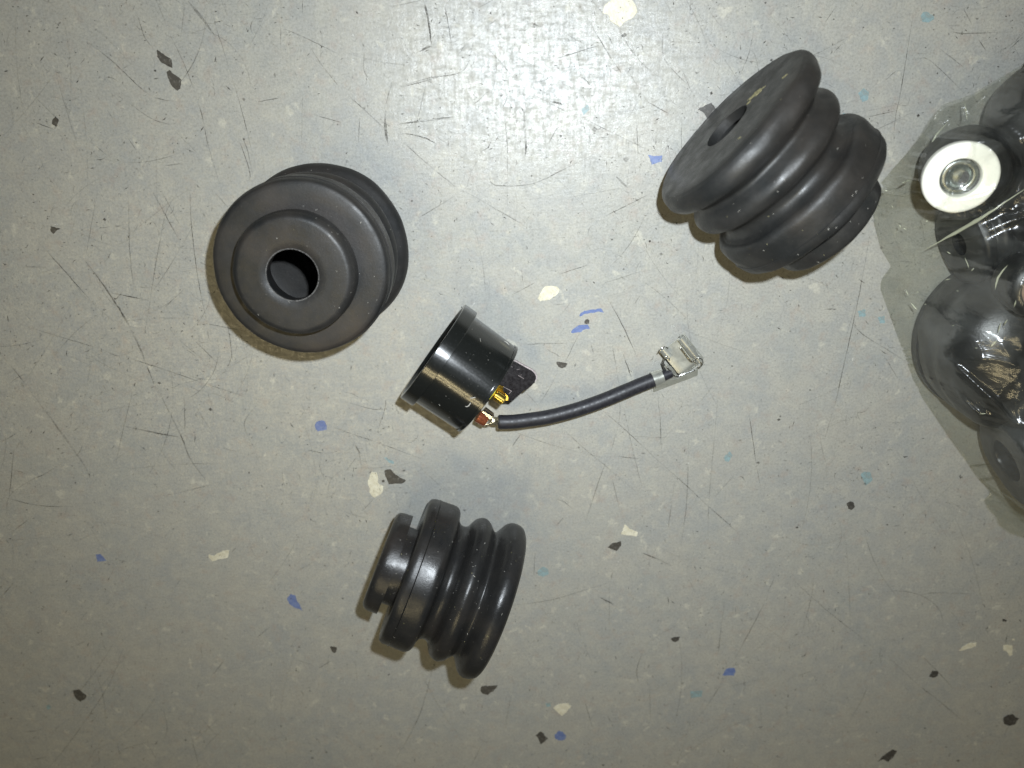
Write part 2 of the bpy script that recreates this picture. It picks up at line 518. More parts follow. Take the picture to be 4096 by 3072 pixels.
for kind, poly in FLECKS:
    pts = []
    n = len(poly)
    for i in range(n):                       # ragged outline
        a, b = Vector(poly[i]), Vector(poly[(i+1) % n])
        pts.append(a)
        L = (b-a).length
        k = max(0, int(L/9))
        for j in range(1, k+1):
            p = a.lerp(b, j/(k+1))
            nn = Vector((-(b-a).y, (b-a).x)).normalized()
            p = p + nn*random.uniform(-1.6, 1.6)
            pts.append(p)
    zt = 0.00003 if kind == 'faint' else 0.00006
    P = [at(p.x, p.y, zt) for p in pts]
    c = sum(P, Vector())/len(P)
    if kind == 'faint':
        V = [p-c for p in P]; F = [tuple(range(len(P)))]
    else:
        V = [p-c for p in P] + [(p-c)*1.02-Vector((0, 0, zt-0.00001)) for p in P]
        m = len(P)
        F = [tuple(range(m))] + [(i, i+m, (i+1) % m+m, (i+1) % m) for i in range(m)]
    o = mesh_obj("fleck", V, F, M[kind], floor, smooth=False)
    o.location = c
    o["label"] = FLN[kind]

# scratches and ground-in dirt marks: thin marks, joined (nobody could count them)
SV, SF, SC = [], [], []
def ribbon(pts, w, alpha, light=0.0, z=0.00008):
    """pts px on the photograph's floor"""
    P = [at(p[0], p[1], z) for p in pts]
    m = len(P)
    b = len(SV)
    ph = random.random()*50
    for i, p in enumerate(P):
        d = (P[min(i+1, m-1)]-P[max(i-1, 0)])
        d = d.normalized() if d.length > 0 else Vector((1, 0, 0))
        nn = Vector((-d.y, d.x, 0))
        e = min(1.0, 0.25+2.4*min(i, m-1-i)/max(1, m-1)) if m > 2 else 1
        ww = w*(0.65+0.7*abs(noise.noise(Vector((i*0.37+ph, ph, 0)))))*e*0.5*0.000042
        SV.append(p+nn*ww); SV.append(p-nn*ww)
        a = alpha*max(0.15, 0.75+1.1*noise.noise(Vector((i*0.23+ph, 3.1, ph))))*(0.35+0.65*e)
        SC.append((min(1, a), light)); SC.append((min(1, a), light))
    for i in range(m-1):
        SF.append((b+2*i, b+2*i+1, b+2*i+3, b+2*i+2))

def subdiv(pts, step=14, jit=1.0):
    V_ = [Vector((p[0], p[1], 0)) for p in pts]
    L = sum((V_[i+1]-V_[i]).length for i in range(len(V_)-1))
    per = max(2, int(L/step/max(1, len(V_)-1)))
    out = spline(V_, per)
    return [(p.x+random.uniform(-jit, jit), p.y+random.uniform(-jit, jit)) for p in out]

LINES = [
 (0,0,A_,[ [(1350,0),(1440,220)], [(1470,300),(1610,600),(1740,980),(1800,1260),(1920,1659)], [(1600,0),(1560,360)], [(1840,0),(1850,170),(1940,460),(2090,960),(2150,1200),(2212,1450)], [(750,360),(960,520),(1250,790),(1400,860),(1530,880)], [(1100,880),(1300,1020),(1470,1080)], [(1180,100),(1250,320),(1340,430)], [(1470,1090),(1730,1350)], [(1010,820),(1060,860)], [(1420,1430),(1560,1415)], [(770,1210),(930,1350)], [(1090,1170),(1180,1300)], [(1590,1280),(1690,1320)], [(2085,1170),(2140,1300),(2180,1500)],[(2060,1200),(2150,1450),(2160,1560)],[(310,1060),(470,1120)] ]),
 (0,768,A_,[ [(1320,0),(1430,200),(1560,440)], [(1400,0),(1550,280)], [(1540,0),(1440,160),(1390,380),(1320,780),(1280,1050),(1230,1310)], [(840,0),(740,560)], [(1110,0),(1120,500),(1160,860)], [(1640,0),(1660,350),(1720,800),(1790,1130)], [(310,410),(520,640),(820,980)], [(190,1150),(480,1240),(850,1350),(1030,1415),(1190,1350)], [(1460,1170),(1560,1290),(1900,1560)], [(1100,1430),(1500,1560),(1750,1650)], [(1660,1260),(1890,1490)], [(1170,750),(1450,850)], [(950,870),(1280,935)], [(1000,1120),(1380,1090),(1650,1090)], [(0,1390),(220,1659)],[(190,648),(385,650)], [(1850,0),(1970,130)],[(1000,930),(1060,860)],[(1690,1120),(2100,1200)],[(1950,1050),(2000,1400),(1940,1560)],[(1420,1000),(1600,830)] ]),
 (0,1536,A_,[ [(1160,0),(1100,240),(1040,500),(1000,700)], [(750,550),(400,770),(270,830),(80,970),(60,1150)], [(120,560),(80,970)], [(0,970),(230,1030),(420,1057),(700,1055)], [(1400,965),(1570,935),(1890,850)], [(1700,500),(2090,595)], [(1800,75),(1900,100),(2060,180)], [(1780,0),(2120,110)], [(100,1280),(315,1120)], [(2212,190),(2110,350),(2212,580)],[(1050,0),(820,110)],[(0,510),(150,420)],[(880,0),(920,60)],[(120,740),(240,780)],[(1590,100),(1600,420)] ]),
 (0,2304,A_,[ [(1070,600),(960,900),(780,1190),(560,1490),(420,1659)], [(1570,10),(1470,160)],[(1580,20),(1720,170)],[(1630,1290),(1720,1659)],[(1400,1120),(1445,1310),(1400,1440)],[(900,1659),(1040,1510),(1300,1430)], [(1730,590),(1750,720)], [(1390,510),(1370,670)], [(560,660),(650,600),(760,560)],[(0,190),(120,60)],[(1940,730),(1840,850)],[(1430,1640),(1530,1500)],[(1000,1370),(1040,1570)] ]),
 (1024,2304,A_,[ [(1550,690),(1420,1180),(1200,1600)],[(860,740),(875,920)],[(2212,1000),(2150,1310)],[(1965,1430),(1850,1659)], [(0,540),(130,430)],[(540,800),(650,730)],[(130,880),(125,1090)] ]),
 (2048,2304,A_,[ [(0,255),(200,230),(410,190),(600,130),(900,40)], [(2212,170),(2080,430),(1900,760)],[(1830,880),(1740,1040),(1590,1250)], [(560,390),(600,540),(690,740)],[(1150,610),(1080,800),(1100,950)],[(1840,200),(1800,500),(1780,700)],[(630,1090),(680,1260),(690,1330)],[(1190,960),(1195,1250)],[(840,90),(840,440)], [(2212,880),(1850,960)],[(1840,710),(1860,790)],[(1900,780),(1975,755)],[(220,240),(320,360)],[(2040,1220),(2060,1300)],[(1240,170),(1220,400)] ]),
 (3072,2304,A_,[ [(400,0),(370,200),(290,510)],[(880,180),(1010,140),(1120,130),(1270,150),(1400,210),(1490,310),(1520,450)], [(1310,160),(1480,145),(1780,155)], [(180,0),(500,290),(920,620)],[(1040,700),(1300,940),(1490,1090),(1860,1400)], [(1330,690),(1470,830),(1600,970)],[(980,610),(965,700),(1000,790)],[(860,950),(800,1090),(640,1350)],[(260,860),(380,820)],[(60,0),(0,140)] ]),
 (2048,1536,A_,[ [(380,335),(640,570),(800,700),(1130,985)],[(960,160),(1010,420),(1080,720),(1130,930)],[(1255,80),(1280,300),(1290,600)],[(860,790),(940,1130)],[(820,650),(740,870),(600,1300)],[(1170,580),(1520,890),(1700,1060),(2190,1490)],[(1530,470),(1510,1000),(1460,1400)],[(1790,20),(1740,560),(1700,1060),(1695,1380)],[(2040,180),(2100,620),(2150,900)],[(1030,450),(1200,460),(1340,465)],[(0,405),(340,525),(800,640)],[(900,625),(1150,650)],[(1920,790),(1750,980)],[(2010,710),(1730,820)],[(900,430),(850,600)],[(370,990),(450,1020),(535,1090)],[(460,1140),(380,1225)],[(1750,0),(1600,190)],[(770,220),(960,380),(1240,640)],[(80,430),(0,540)],[(200,1450),(190,1659)],[(110,60),(250,215)],[(330,30),(230,180)],[(1410,820),(1340,1300)] ]),
 (1600,0,0.5877,[ [(405,0),(470,150)],[(0,590),(200,530),(430,480),(500,280)],[(15,960),(180,1110),(400,1290)],[(1800,0),(1860,110)],[(1790,210),(1800,400),(1960,580)],[(1830,260),(1990,640)],[(1090,830),(1010,980)],[(1380,1480),(1710,1315)],[(1200,780),(1500,930),(1820,1080)],[(600,1180),(650,1260),(900,1250),(1100,1160),(1320,1050)],[(560,290),(700,440),(760,520)],[(1050,500),(980,550),(880,560)],[(700,700),(730,1000),(730,1400)],[(300,0),(360,350)],[(1200,0),(1440,400),(1560,560)],[(0,910),(150,930),(250,980)],[(0,840),(400,790)],[(100,1500),(380,1330)],[(1680,690),(1840,780)],[(1610,800),(1620,1100)],[(900,640),(1150,770)],[(440,1300),(840,1531)],[(1000,420),(1380,300)] ]),
 (1024,0,0.3508,[ [(590,490),(720,700),(860,880),(960,1000)],[(1040,1080),(1200,1220),(1500,1500)],[(1650,1000),(1900,930),(2212,840)],[(1600,1420),(2212,1350)],[(530,1060),(520,1659)],[(1550,940),(1450,1290)],[(660,1310),(970,1395)],[(1240,560),(1230,790),(1310,930)],[(300,320),(560,430),(980,640)],[(0,1165),(300,1110)],[(1530,80),(1880,5)],[(1220,1060),(1320,1330)],[(1520,1550),(1750,1525),(2000,1610)],[(910,1380),(780,1520)],[(1180,1300),(1170,1659)] ]),
 (2048,1050,0.3086,[ [(590,160),(800,90),(990,30)],[(540,548),(760,530)],[(1150,310),(1400,750),(1620,1220)],[(1300,1070),(1390,1600)],[(870,920),(690,1290)],[(740,540),(600,720)],[(100,1060),(715,1045)],[(1659,430),(1570,560)],[(1020,1050),(1060,1190)],[(120,80),(150,320)],[(0,420),(300,260)],[(600,1400),(480,1640)],[(430,1110),(640,1230)],[(1180,270),(1659,120)],[(1410,1110),(1550,1490)] ]),
 (1200,1600,0.3086,[ [(370,330),(650,430),(1000,550),(1300,660),(1659,790)],[(300,685),(770,688)],[(540,910),(400,1030),(370,1150),(340,1370)],[(450,1400),(700,1490),(900,1540)],[(960,1280),(800,1440)],[(1130,510),(1659,535)],[(1110,0),(1100,120),(1000,420)],[(1170,290),(1220,410)],[(90,650),(300,690)],[(10,50),(55,140),(0,230)],[(530,10),(900,110),(1080,130)],[(740,730),(590,930)],[(230,780),(320,1060)],[(170,1160),(100,1400)] ]),
 (3300,0,0.3617,[ [(980,120),(930,440),(890,700),(830,1050),(780,1300),(750,1659)],[(1040,650),(1130,650),(1300,790),(1560,1050)],[(1530,90),(1650,320)],[(2200,400),(2040,540)],[(940,1070),(920,1160)],[(130,60),(0,250)],[(790,780),(650,900)],[(1370,340),(1550,370),(2050,350)],[(1700,440),(1780,560)],[(190,480),(100,580)],[(430,30),(340,190)] ]),
 (3296,900,0.7836,[ [(130,490),(200,560),(330,640),(420,700)], [(235,40),(205,220),(160,450),(100,720),(60,900),(0,1100)],[(290,640),(380,790)],[(0,430),(60,428)],[(330,1008),(420,1010)] ]),
]
for ox, oy, s, ls in LINES:
    for l in ls:
        ribbon(subdiv(region(ox, oy, s, l), 14, 0.7), random.uniform(2.6, 4.4), random.uniform(0.34, 0.66))
THICK = [(0,0,A_,[(1625,10),(1740,150),(1865,320)],12,.45),(0,768,A_,[(740,600),(890,800),(1060,1060),(1200,1330),(1280,1530),(1330,1659)],9,.5),
 (0,1536,A_,[(240,30),(440,300),(600,520),(720,690),(790,830)],11,.28),(0,1536,A_,[(1340,0),(1450,220),(1570,460),(1640,640),(1790,850)],8,.4),
 (0,1536,A_,[(1030,355),(1380,430),(1560,460)],8,.55),(1600,0,.5877,[(160,0),(190,120),(215,310)],10,.7),(1600,0,.5877,[(845,740),(845,860),(858,1000),(850,1060)],11,.8),
 (1600,0,.5877,[(135,352),(180,325),(215,315)],9,.85),(1600,0,.5877,[(1470,1200),(1550,1280)],10,.6),(2048,2304,A_,[(750,180),(820,215),(890,255)],8,.7),
 (2048,1536,A_,[(1130,1460),(1250,1510),(1380,1570)],8,.75),(1024,0,.3508,[(1470,1280),(1480,1500),(1510,1659)],12,.5),(2048,1536,A_,[(1280,515),(1300,525)],14,.8),
 (1200,1600,.3086,[(720,590),(745,640),(790,700)],8,.75),(0,768,A_,[(635,780),(665,800)],9,.8),(2048,1536,A_,[(1115,597),(1155,598)],8,.8),(1600,0,.5877,[(1020,688),(1105,710)],9,.7),
 (1600,0,.5877,[(1600,1350),(1625,1370)],14,.6),(1600,0,.5877,[(1620,655),(1645,630)],9,.8),(1600,0,.5877,[(2110,632),(2128,636)],14,.8),(0,768,A_,[(1750,180),(1775,215)],9,.7)]
for ox, oy, s, l, w, a in THICK:
    ribbon(subdiv(region(ox, oy, s, l), 12, 0.8), w, a)
# random wear over the whole floor round the picture
def rnd_xy():
    return random.uniform(-500, 4596), random.uniform(-350, 3500)
def dens(x, y):     # heavier wear towards the upper middle and left
    v = 0.42+1.1*noise.noise(Vector((x/620, y/620, 4.4)))
    if y > 2000: v *= 0.55
    return v
k = 0
while k < 4800:                                   # short nicks
    x, y = rnd_xy()
    if random.random() > dens(x, y): continue
    k += 1
    a = random.gauss(1.2, 1.1) if random.random() < 0.5 else random.uniform(0, math.pi)
    L = min(90, random.expovariate(1/18.0)+5)
    cv = random.gauss(0, 0.28)
    pts = []
    for i in range(5):
        t = i/4
        aa = a+cv*t*2
        pts.append((x+math.cos(aa)*L*t, y+math.sin(aa)*L*t))
    ribbon(pts, random.uniform(1.5, 3.2), random.choice((0.15, 0.22, 0.30, 0.52)))
for k in range(1100):                              # dots and pits
    x, y = rnd_xy()
    r = random.expovariate(1/1.6)+1.3
    ribbon([(x-r, y), (x, y+random.uniform(-1, 1)), (x+r, y+random.uniform(-2, 2))], r*2.2, random.uniform(0.5, 0.95))
k = 0
while k < 420:                                    # faint longer scratches
    x, y = rnd_xy()
    if random.random() > dens(x, y): continue
    k += 1
    a = random.choice((random.gauss(1.45, 0.18), random.gauss(0.75, 0.25), random.gauss(-0.45, 0.35), random.uniform(0, math.pi)))
    L = random.uniform(90, 520)
    cv = random.gauss(0, 0.16)
    pts = [(x, y)]
    for i in range(4):
        a += cv
        pts.append((pts[-1][0]+math.cos(a)*L/4, pts[-1][1]+math.sin(a)*L/4))
    ribbon(subdiv(pts, 22, 0.6), random.uniform(2.2, 4.2), random.uniform(0.12, 0.32))
k = 0
while k < 5200:                                   # tiny dark nicks
    x, y = rnd_xy()
    if random.random() > 0.25+dens(x, y): continue
    k += 1
    a = random.uniform(0, math.pi); L = random.expovariate(1/6.5)+4; b_ = a+random.gauss(0, 0.5)
    ribbon([(x, y), (x+math.cos(a)*L/2, y+math.sin(a)*L/2), (x+math.cos(a)*L/2+math.cos(b_)*L/2, y+math.sin(a)*L/2+math.sin(b_)*L/2)], random.uniform(3.0, 6.5), random.uniform(0.4, 1.0))
for k in range(900):                              # bright scuffs and specks
    x, y = rnd_xy()
    a = random.uniform(0, math.pi); L = random.expovariate(1/7.0)+2
    ribbon([(x, y), (x+math.cos(a)*L/2, y+math.sin(a)*L/2), (x+math.cos(a)*L, y+math.sin(a)*L)], random.uniform(2.5, 6), random.uniform(0.35, 0.9), 1.0)
sc = mesh_obj("scratches", SV, SF, M['scratch'], floor, smooth=False)
ca = sc.data.color_attributes.new("wear", 'FLOAT_COLOR', 'POINT')
for i, (a, l) in enumerate(SC):
    ca.data[i].color = (a, l, 0, 1)
sc["kind"] = "stuff"

# ------------------------------------------------------------------ rubber boots
HOLE = 3.8
# (t, r[, 1 = sharp corner]) mm, t from the small collar end
P_COLLAR = [(4.9, 4.9, 1), (2.2, 4.6, 1), (2.0, HOLE, 1), (0.1, HOLE, 1), (0.0, HOLE+0.1, 1), (0.0, 8.0, 1), (0.12, 8.45), (0.6, 8.95), (1.4, 9.17), (3.05, 9.25, 1), (3.08, 7.2, 1), (4.9, 7.2, 1)]
P_FLANGE = [(11.1, 10.6, 1), (10.2, 11.9), (6.5, 11.9), (6.0, 11.4, 1), (6.4, 5.1, 1), (4.9, 4.9, 1), (4.9, 7.2, 1), (4.9, 12.6, 1), (5.15, 13.25), (5.9, 13.58), (6.75, 13.62, 1), (6.85, 13.78, 1), (6.95, 13.62, 1), (9.6, 13.72), (10.5, 13.45), (10.95, 12.9), (11.1, 12.2, 1)]
P_BELLOW_OUT = [(11.1, 12.2, 1), (11.5, 11.2), (12.4, 10.65), (13.4, 10.95), (14.0, 12.0), (14.7, 12.95), (15.8, 13.40), (16.9, 13.05), (17.7, 12.3), (18.3, 11.75), (18.9, 11.8), (19.6, 12.8), (20.4, 13.95), (21.4, 14.45), (22.6, 14.35), (23.35, 13.95, 1), (23.75, 13.35, 1), (23.75, HOLE, 1)]
P_BELLOW_IN = [(23.75, HOLE, 1), (22.3, HOLE, 1), (22.3, 10.5, 1), (21.8, 12.6), (20.4, 11.4), (19.0, 10.3), (17.5, 11.2), (16.1, 11.8), (14.6, 10.8), (12.4, 9.1), (11.1, 10.6, 1)]

def make_boot(label, mat, mw, seed, wob, dust_n, pale=0.25, drop=True):
    root = empty("rubber_boot", label, "rubber boot", None, "black rubber bellows boots")
    root.matrix_world = mw
    parts = []
    for nm, pr, per in (("collar", P_COLLAR, 3), ("flange", P_FLANGE, 4), ("bellows", P_BELLOW_OUT+P_BELLOW_IN[1:], 5)):
        V, F = lathe(smooth_profile(pr, per), 128, wob, seed)
        o = mesh_obj(nm, V, F, mat, root)
        sharp(o, 50)
        parts.append(o)
    if drop:
        zmin = min((mw @ v.co).z for o in parts for v in o.data.vertices)
        mw = Matrix.Translation((0, 0, -zmin+0.00001)) @ mw
        root.matrix_world = mw
    # lint and dust sitting on the rubber
    prof = smooth_profile(P_COLLAR[3:], 6)+smooth_profile(P_FLANGE[6:], 6)+smooth_profile(P_BELLOW_OUT, 6)
    V, F, fm = [], [], []
    rnd = random.Random(int(seed*100)+5)
    for _ in range(dust_n):
        i = rnd.randrange(len(prof)-1)
        (t0, r0), (t1, r1) = prof[i], prof[i+1]
        if math.hypot(t1-t0, r1-r0) < rnd.random()*0.9: continue
        f = rnd.random()
        t, r = t0+(t1-t0)*f, r0+(r1-r0)*f
        a = rnd.random()*2*math.pi
        tan_p = Vector(((r1-r0)*math.cos(a), (r1-r0)*math.sin(a), t1-t0))
        if tan_p.length < 1e-6: continue
        tan_p.normalize()
        tan_c = Vector((-math.sin(a), math.cos(a), 0))
        nr = tan_c.cross(tan_p)
        rr = r + (wob*noise.noise(Vector((math.cos(a)*1.1+seed, math.sin(a)*1.1, t*0.08)))+wob*0.25*noise.noise(Vector((math.cos(a)*4+seed, math.sin(a)*4, t*0.5))))*(r/12.0)
        c = Vector((rr*math.cos(a), rr*math.sin(a), t))+nr*0.03
        th = rnd.random()*math.pi
        u = tan_p*math.cos(th)+tan_c*math.sin(th)
        v = nr.cross(u)
        L = 0.022+rnd.expovariate(1/0.055); W = rnd.uniform(0.018, 0.045)
        if L > 0.3: L = 0.3
        b = len(V)
        for su, sv in ((-1, -0.6), (0.2, -1), (1, 0.3), (0.1, 1), (-0.8, 0.7)):
            V.append((c+u*L*su+v*W*sv)*1e-3)
        F.append(tuple(range(b, b+5)))
        fm.append(1 if rnd.random() < pale*0.2 else 0)
    d = mesh_obj("dust", V, F, None, root, smooth=False, mats=[M['dust'], M['straw']], fmat=fm)
    d["kind"] = "stuff"
    return root

def frame_from_axis(origin, axis, spin=0.0):
    z = axis.normalized()
    x = Vector((0, 0, 1)).cross(z)
    if x.length < 1e-3:
        x = Vector((1, 0, 0))
    x.normalize()
    y = z.cross(x)
    R = Matrix((x, y, z)).transposed().to_4x4()
    return Matrix.Translation(origin) @ R @ Matrix.Rotation(spin, 4, 'Z')

def patch(name, root, c, u, v, nr, half_u, half_v, mat, seed, n=22):
    """flat ragged dried mark, local mm"""
    P = []
    for k in range(n):
        a = 2*math.pi*k/n
        s = 0.72+0.5*noise.noise(Vector((math.cos(a)*2.2+seed, math.sin(a)*2.2, seed)))+random.Random(seed*7+k).uniform(-0.16, 0.16)
        P.append((c+u*half_u*s*math.cos(a)+v*half_v*s*math.sin(a)+nr*0.035)*1e-3)
    V = P+[p-nr*3e-5 for p in P]
    F = [tuple(range(n))]+[(i, i+n, (i+1) % n+n, (i+1) % n) for i in range(n)]
    return mesh_obj(name, V, F, mat, root, smooth=False)

# A: standing on its wide end, collar towards the lens
c0 = at(1300, 997, 0.002); c0.z = 0.02375
boot_a = make_boot("dusty rubber boot standing upright on its wide end with its collar hole facing up",
                   M['rubA'], frame_from_axis(c0, Vector((0.0, 0.0, -1))), 0.4, 0.30, 600)
# B: lying, wide flat face with the hole turned to the upper left
pf = at(2902, 505, 0.0142); ps = at(3270, 866, 0.0136)
ax = (pf-ps); ax.z = 0.0006
boot_b = make_boot("rubber boot on its side with its flat holed face turned outward, touching the plastic bag",
                   M['rubB'], frame_from_axis(pf-ax.normalized()*0.02375, ax, 0.4), 3.3, 0.62, 900, 0.8)
X, Y = Vector((1, 0, 0)), Vector((0, 1, 0))
# C: lying, collar to the left
ps = at(1548, 2246, 0.0136); pe = at(1962, 2388, 0.0142)
ax = (pe-ps); ax.z = 0.0010
boot_c = make_boot("clean rubber boot on its side, collar pointing left, nearest the bottom edge",
                   M['rubC'], frame_from_axis(ps-ax.normalized()*0.0015, ax, 1.1), 6.1, 0.22, 2600, 1.0)

def on_face(root, px, py, half_u, half_v, mat, name, ang, seed):
    """mark on the wide flat face of a boot, where the line of sight meets it"""
    mi = root.matrix_world.inverted()
    o = mi @ Vector((0, 0, H)); d = (mi.to_3x3() @ (RC @ Vector((px-2048, 1536-py, -FPX))))
    t = (0.02375-o.z)/d.z
    c = (o+d*t)*1000
    u = X*math.cos(ang)+Y*math.sin(ang)
    v = -X*math.sin(ang)+Y*math.cos(ang)
    return patch(name, root, c, u, v, Vector((0, 0, 1)), half_u, half_v, mat, seed)
def zb(x, y): return 2550+x*0.6027, 150+y*0.6027
def face_dir(root, p0, p1):
    mi = root.matrix_world.inverted(); q = []
    for px, py in (p0, p1):
        o = mi @ Vector((0, 0, H)); d = (mi.to_3x3() @ (RC @ Vector((px-2048, 1536-py, -FPX))))
        q.append(o+d*((0.02375-o.z)/d.z))
    e = q[1]-q[0]
    return math.atan2(e.y, e.x)
fa = face_dir(boot_b, zb(700, 440), zb(850, 330))
on_face(boot_b, *zb(790, 370), 1.9, 1.0, M['straw'], "dried_mark", fa, 2.2)
on_face(boot_b, *zb(735, 435), 0.5, 0.45, M['straw'], "dried_mark", fa, 4.2)
on_face(boot_b, *zb(977, 258), 0.65, 0.3, M['straw'], "dried_mark", fa, 3.1)
on_face(boot_b, *zb(675, 668), 0.35, 0.2, M['straw'], "dried_mark", fa, 5.1)

# ------------------------------------------------------------------ glossy cap with its lead
cf = at(1731, 1403, 0.0097); cb = at(1960, 1550, 0.0089)
axc = (cb-cf); axc.z = 0.0007
fr = frame_from_axis(cf, axc, 0.0)
cap = empty("wired_cap", "glossy black round cap on its side with brass bolt and short lead", "cap")
L_LIP, L_ALL = 2.45, 11.6
lip = lathe([(0.9, 8.75), (0.12, 8.95), (0.0, 9.05), (0.0, 9.62), (0.1, 9.72), (L_LIP-0.08, 9.72), (L_LIP, 9.64), (L_LIP, 8.92)], 160)
body = lathe([(L_LIP, 8.92), (L_ALL-0.75, 8.74), (L_ALL-0.75, 8.60), (L_ALL-0.55, 8.60), (L_ALL-0.55, 8.90), (L_ALL-0.10, 8.90), (L_ALL, 8.80), (L_ALL, 8.2), (L_ALL-0.3, 8.1), (L_ALL-0.3, 0.01)], 160)
inner = lathe([(0.9, 8.75), (9.5, 8.4)], 96)
idisc = lathe([(1.0, 8.70), (1.05, 7.8), (1.6, 7.6), (1.6, 0.01)], 96)
zmin = min((fr @ Vector(v)).z for v in lip[0]+body[0])
fr = Matrix.Translation((0, 0, -zmin+0.00001)) @ fr
cap.matrix_world = fr
CI = fr.inverted()
sharp(mesh_obj("lip", *lip, M['gloss'], cap), 30)
sharp(mesh_obj("housing", *body, M['gloss'], cap), 30)
mesh_obj("inner_wall", *inner, M['gloss'], cap)
sharp(mesh_obj("inner_disc", *idisc, M['disc'], cap), 30)
def lc(v): return CI @ v          # world -> cap local
def rayplane(px, py, z): return at(px, py, z)

# mounting tab: flat plate out of the back
zt = 0.0098
def tz(x, y): return 0.0076-0.20*4.2e-5*((x-2070)*0.62-(y-1520)*0.78)
tabpx = [(2000,1520),(2052,1437),(2068,1444),(2100,1462),(2130,1478),(2141,1488),(2148,1503),(2147,1517),(2140,1529),(2122,1545),(2102,1562),(2096,1561),(2072,1583),(2048,1604),(2034,1603),(2010,1590),(1985,1565)]
V, F = prism([at(x, y, tz(x, y)) for x, y in tabpx], 0.0005)
tab = sharp(mesh_obj("mounting_tab", [lc(Vector(v)) for v in V], F, M['tab'], cap, smooth=False), 30)
# pale scuffed rim of the tab
ep = [at(x, y, tz(x, y)+0.00003) for x, y in [(2052,1437),(2068,1444),(2100,1462),(2130,1478),(2141,1488),(2148,1503),(2147,1517),(2141,1528)]]
ep2 = [at(x, y, tz(x, y)+0.00003) for x, y in [(2050,1442),(2066,1449),(2098,1467),(2127,1483),(2137,1492),(2144,1505),(2144,1515),(2139,1526)]]
V = ep+ep2+[p-Vector((0, 0, 0.00045)) for p in ep]
m = len(ep)
F = [(i, i+1, m+i+1, m+i) for i in range(m-1)]+[(i, 2*m+i, 2*m+i+1, i+1) for i in range(m-1)]
mesh_obj("tab_edge", [lc(v) for v in V], F, M['edge'], cap, smooth=False)
# raised rectangle and tick on the tab
def zr(x, y): return 1850+x*0.21097, 1400+y*0.21097
bars = []
for (p, q, w) in (((780,700),(930,780),8), ((930,780),(880,830),6), ((1055,480),(1165,545),7), ((1100,480),(1120,470),5), ((925,315),(950,325),5), ((1030,370),(1080,365),4)):
    a, b = at(*zr(*p), tz(*zr(*p))+0.00006), at(*zr(*q), tz(*zr(*q))+0.00006)
    d = (b-a).normalized(); nn = Vector((-d.y, d.x, 0))*w*0.5*0.21*0.00004
    bars.append(prism([a-nn, b-nn, b+nn, a+nn], 0.00005))
V, F = join(bars)
mesh_obj("moulded_mark", [lc(Vector(v)) for v in V], F, M['edge'], cap, smooth=False)

axd = fr.to_3x3() @ Vector((0, 0, 1))
# bolt: hex nut on the centre line and threaded pin
nb = at(*zr(640, 862), 0.0105)
n0 = lc(nb)
ny = n0.y; nx = n0.x
def cyl_local(x, y, prof, n):
    V, F = lathe(prof, n)
    return [Vector(v)+Vector((x*1, y*1, 0)) for v in V], F
bolt = bpy.data.objects.new("bolt", None); COL.objects.link(bolt); bolt.parent = cap
V, F = cyl_local(nx, ny, [(L_ALL-0.3, 0.01), (L_ALL-0.3, 2.3), (L_ALL+0.15, 2.3), (L_ALL+0.15, 1.9)], 40)
sharp(mesh_obj("washer", V, F, M['brass'], bolt), 30)
V, F = cyl_local(nx, ny, [(L_ALL+0.15, 1.75), (L_ALL+1.05, 1.75), (L_ALL+1.15, 1.6), (L_ALL+1.15, 0.01)], 6)
sharp(mesh_obj("nut", V, F, M['nut'], bolt, smooth=False), 20)
pin = [(L_ALL+1.1, 0.55)]
z = L_ALL+1.15
while z < L_ALL+1.6:
    pin += [(z, 0.52), (z+0.12, 0.62)]; z += 0.24
pin += [(L_ALL+1.65, 0.62), (L_ALL+1.65, 0.95), (L_ALL+3.3, 0.95), (L_ALL+3.5, 0.7), (L_ALL+3.5, 0.01)]
V, F = cyl_local(nx, ny, pin, 32)
sharp(mesh_obj("pin", V, F, M['brass'], bolt), 30)
# brass blade behind the nut
bp_ = [at(*zr(x, y), 0.0090) for x, y in [(690,665),(775,700),(770,780),(870,890),(860,960),(700,950),(600,820)]]
V, F = prism(bp_, 0.0004)
mesh_obj("brass_blade", [lc(Vector(v)) for v in V], F, M['brass'], cap, smooth=False)

# terminal: red copper sleeve, plated blade, black blade cover
zt2 = 0.0060
a = at(*zr(290, 1250), zt2); b = at(*zr(455, 1345), zt2)
V, F = tube([a, a.lerp(b, 0.9), b], [0.00118, 0.00118, 0.00105], 28)
sharp(mesh_obj("copper_sleeve", [lc(Vector(v)) for v in V], F, M['copper'], cap), 40)
V, F = prism([at(*zr(x, y), zt2+0.0010) for x, y in [(365,1175),(395,1160),(560,1265),(545,1300),(520,1310)]], 0.0003)
mesh_obj("contact_blade", [lc(Vector(v)) for v in V], F, M['steel'], cap, smooth=False)
V, F = prism([at(*zr(x, y), zt2+0.0005) for x, y in [(395,1150),(440,1100),(590,1215),(600,1260),(560,1262)]], 0.0006)
mesh_obj("blade_cover", [lc(Vector(v)) for v in V], F, M['tab'], cap, smooth=False)
sol = []
for k in range(9):
    j = k/8.0
    p0 = at(*zr(560-20*j+random.uniform(-8, 8), 1270+115*j), zt2+0.0009*math.sin(math.pi*(0.15+0.7*j)))
    p1 = at(*zr(640-10*j, 1285+125*j), zt2-0.0002+0.0011*math.sin(math.pi*(0.1+0.8*j)))
    p2 = at(*zr(690, 1300+95*j), zt2-0.0003+0.0006*math.sin(math.pi*(0.1+0.8*j)))
    sol.append(tube(spline([p0, p1, p2], 4), 0.00013, 8))
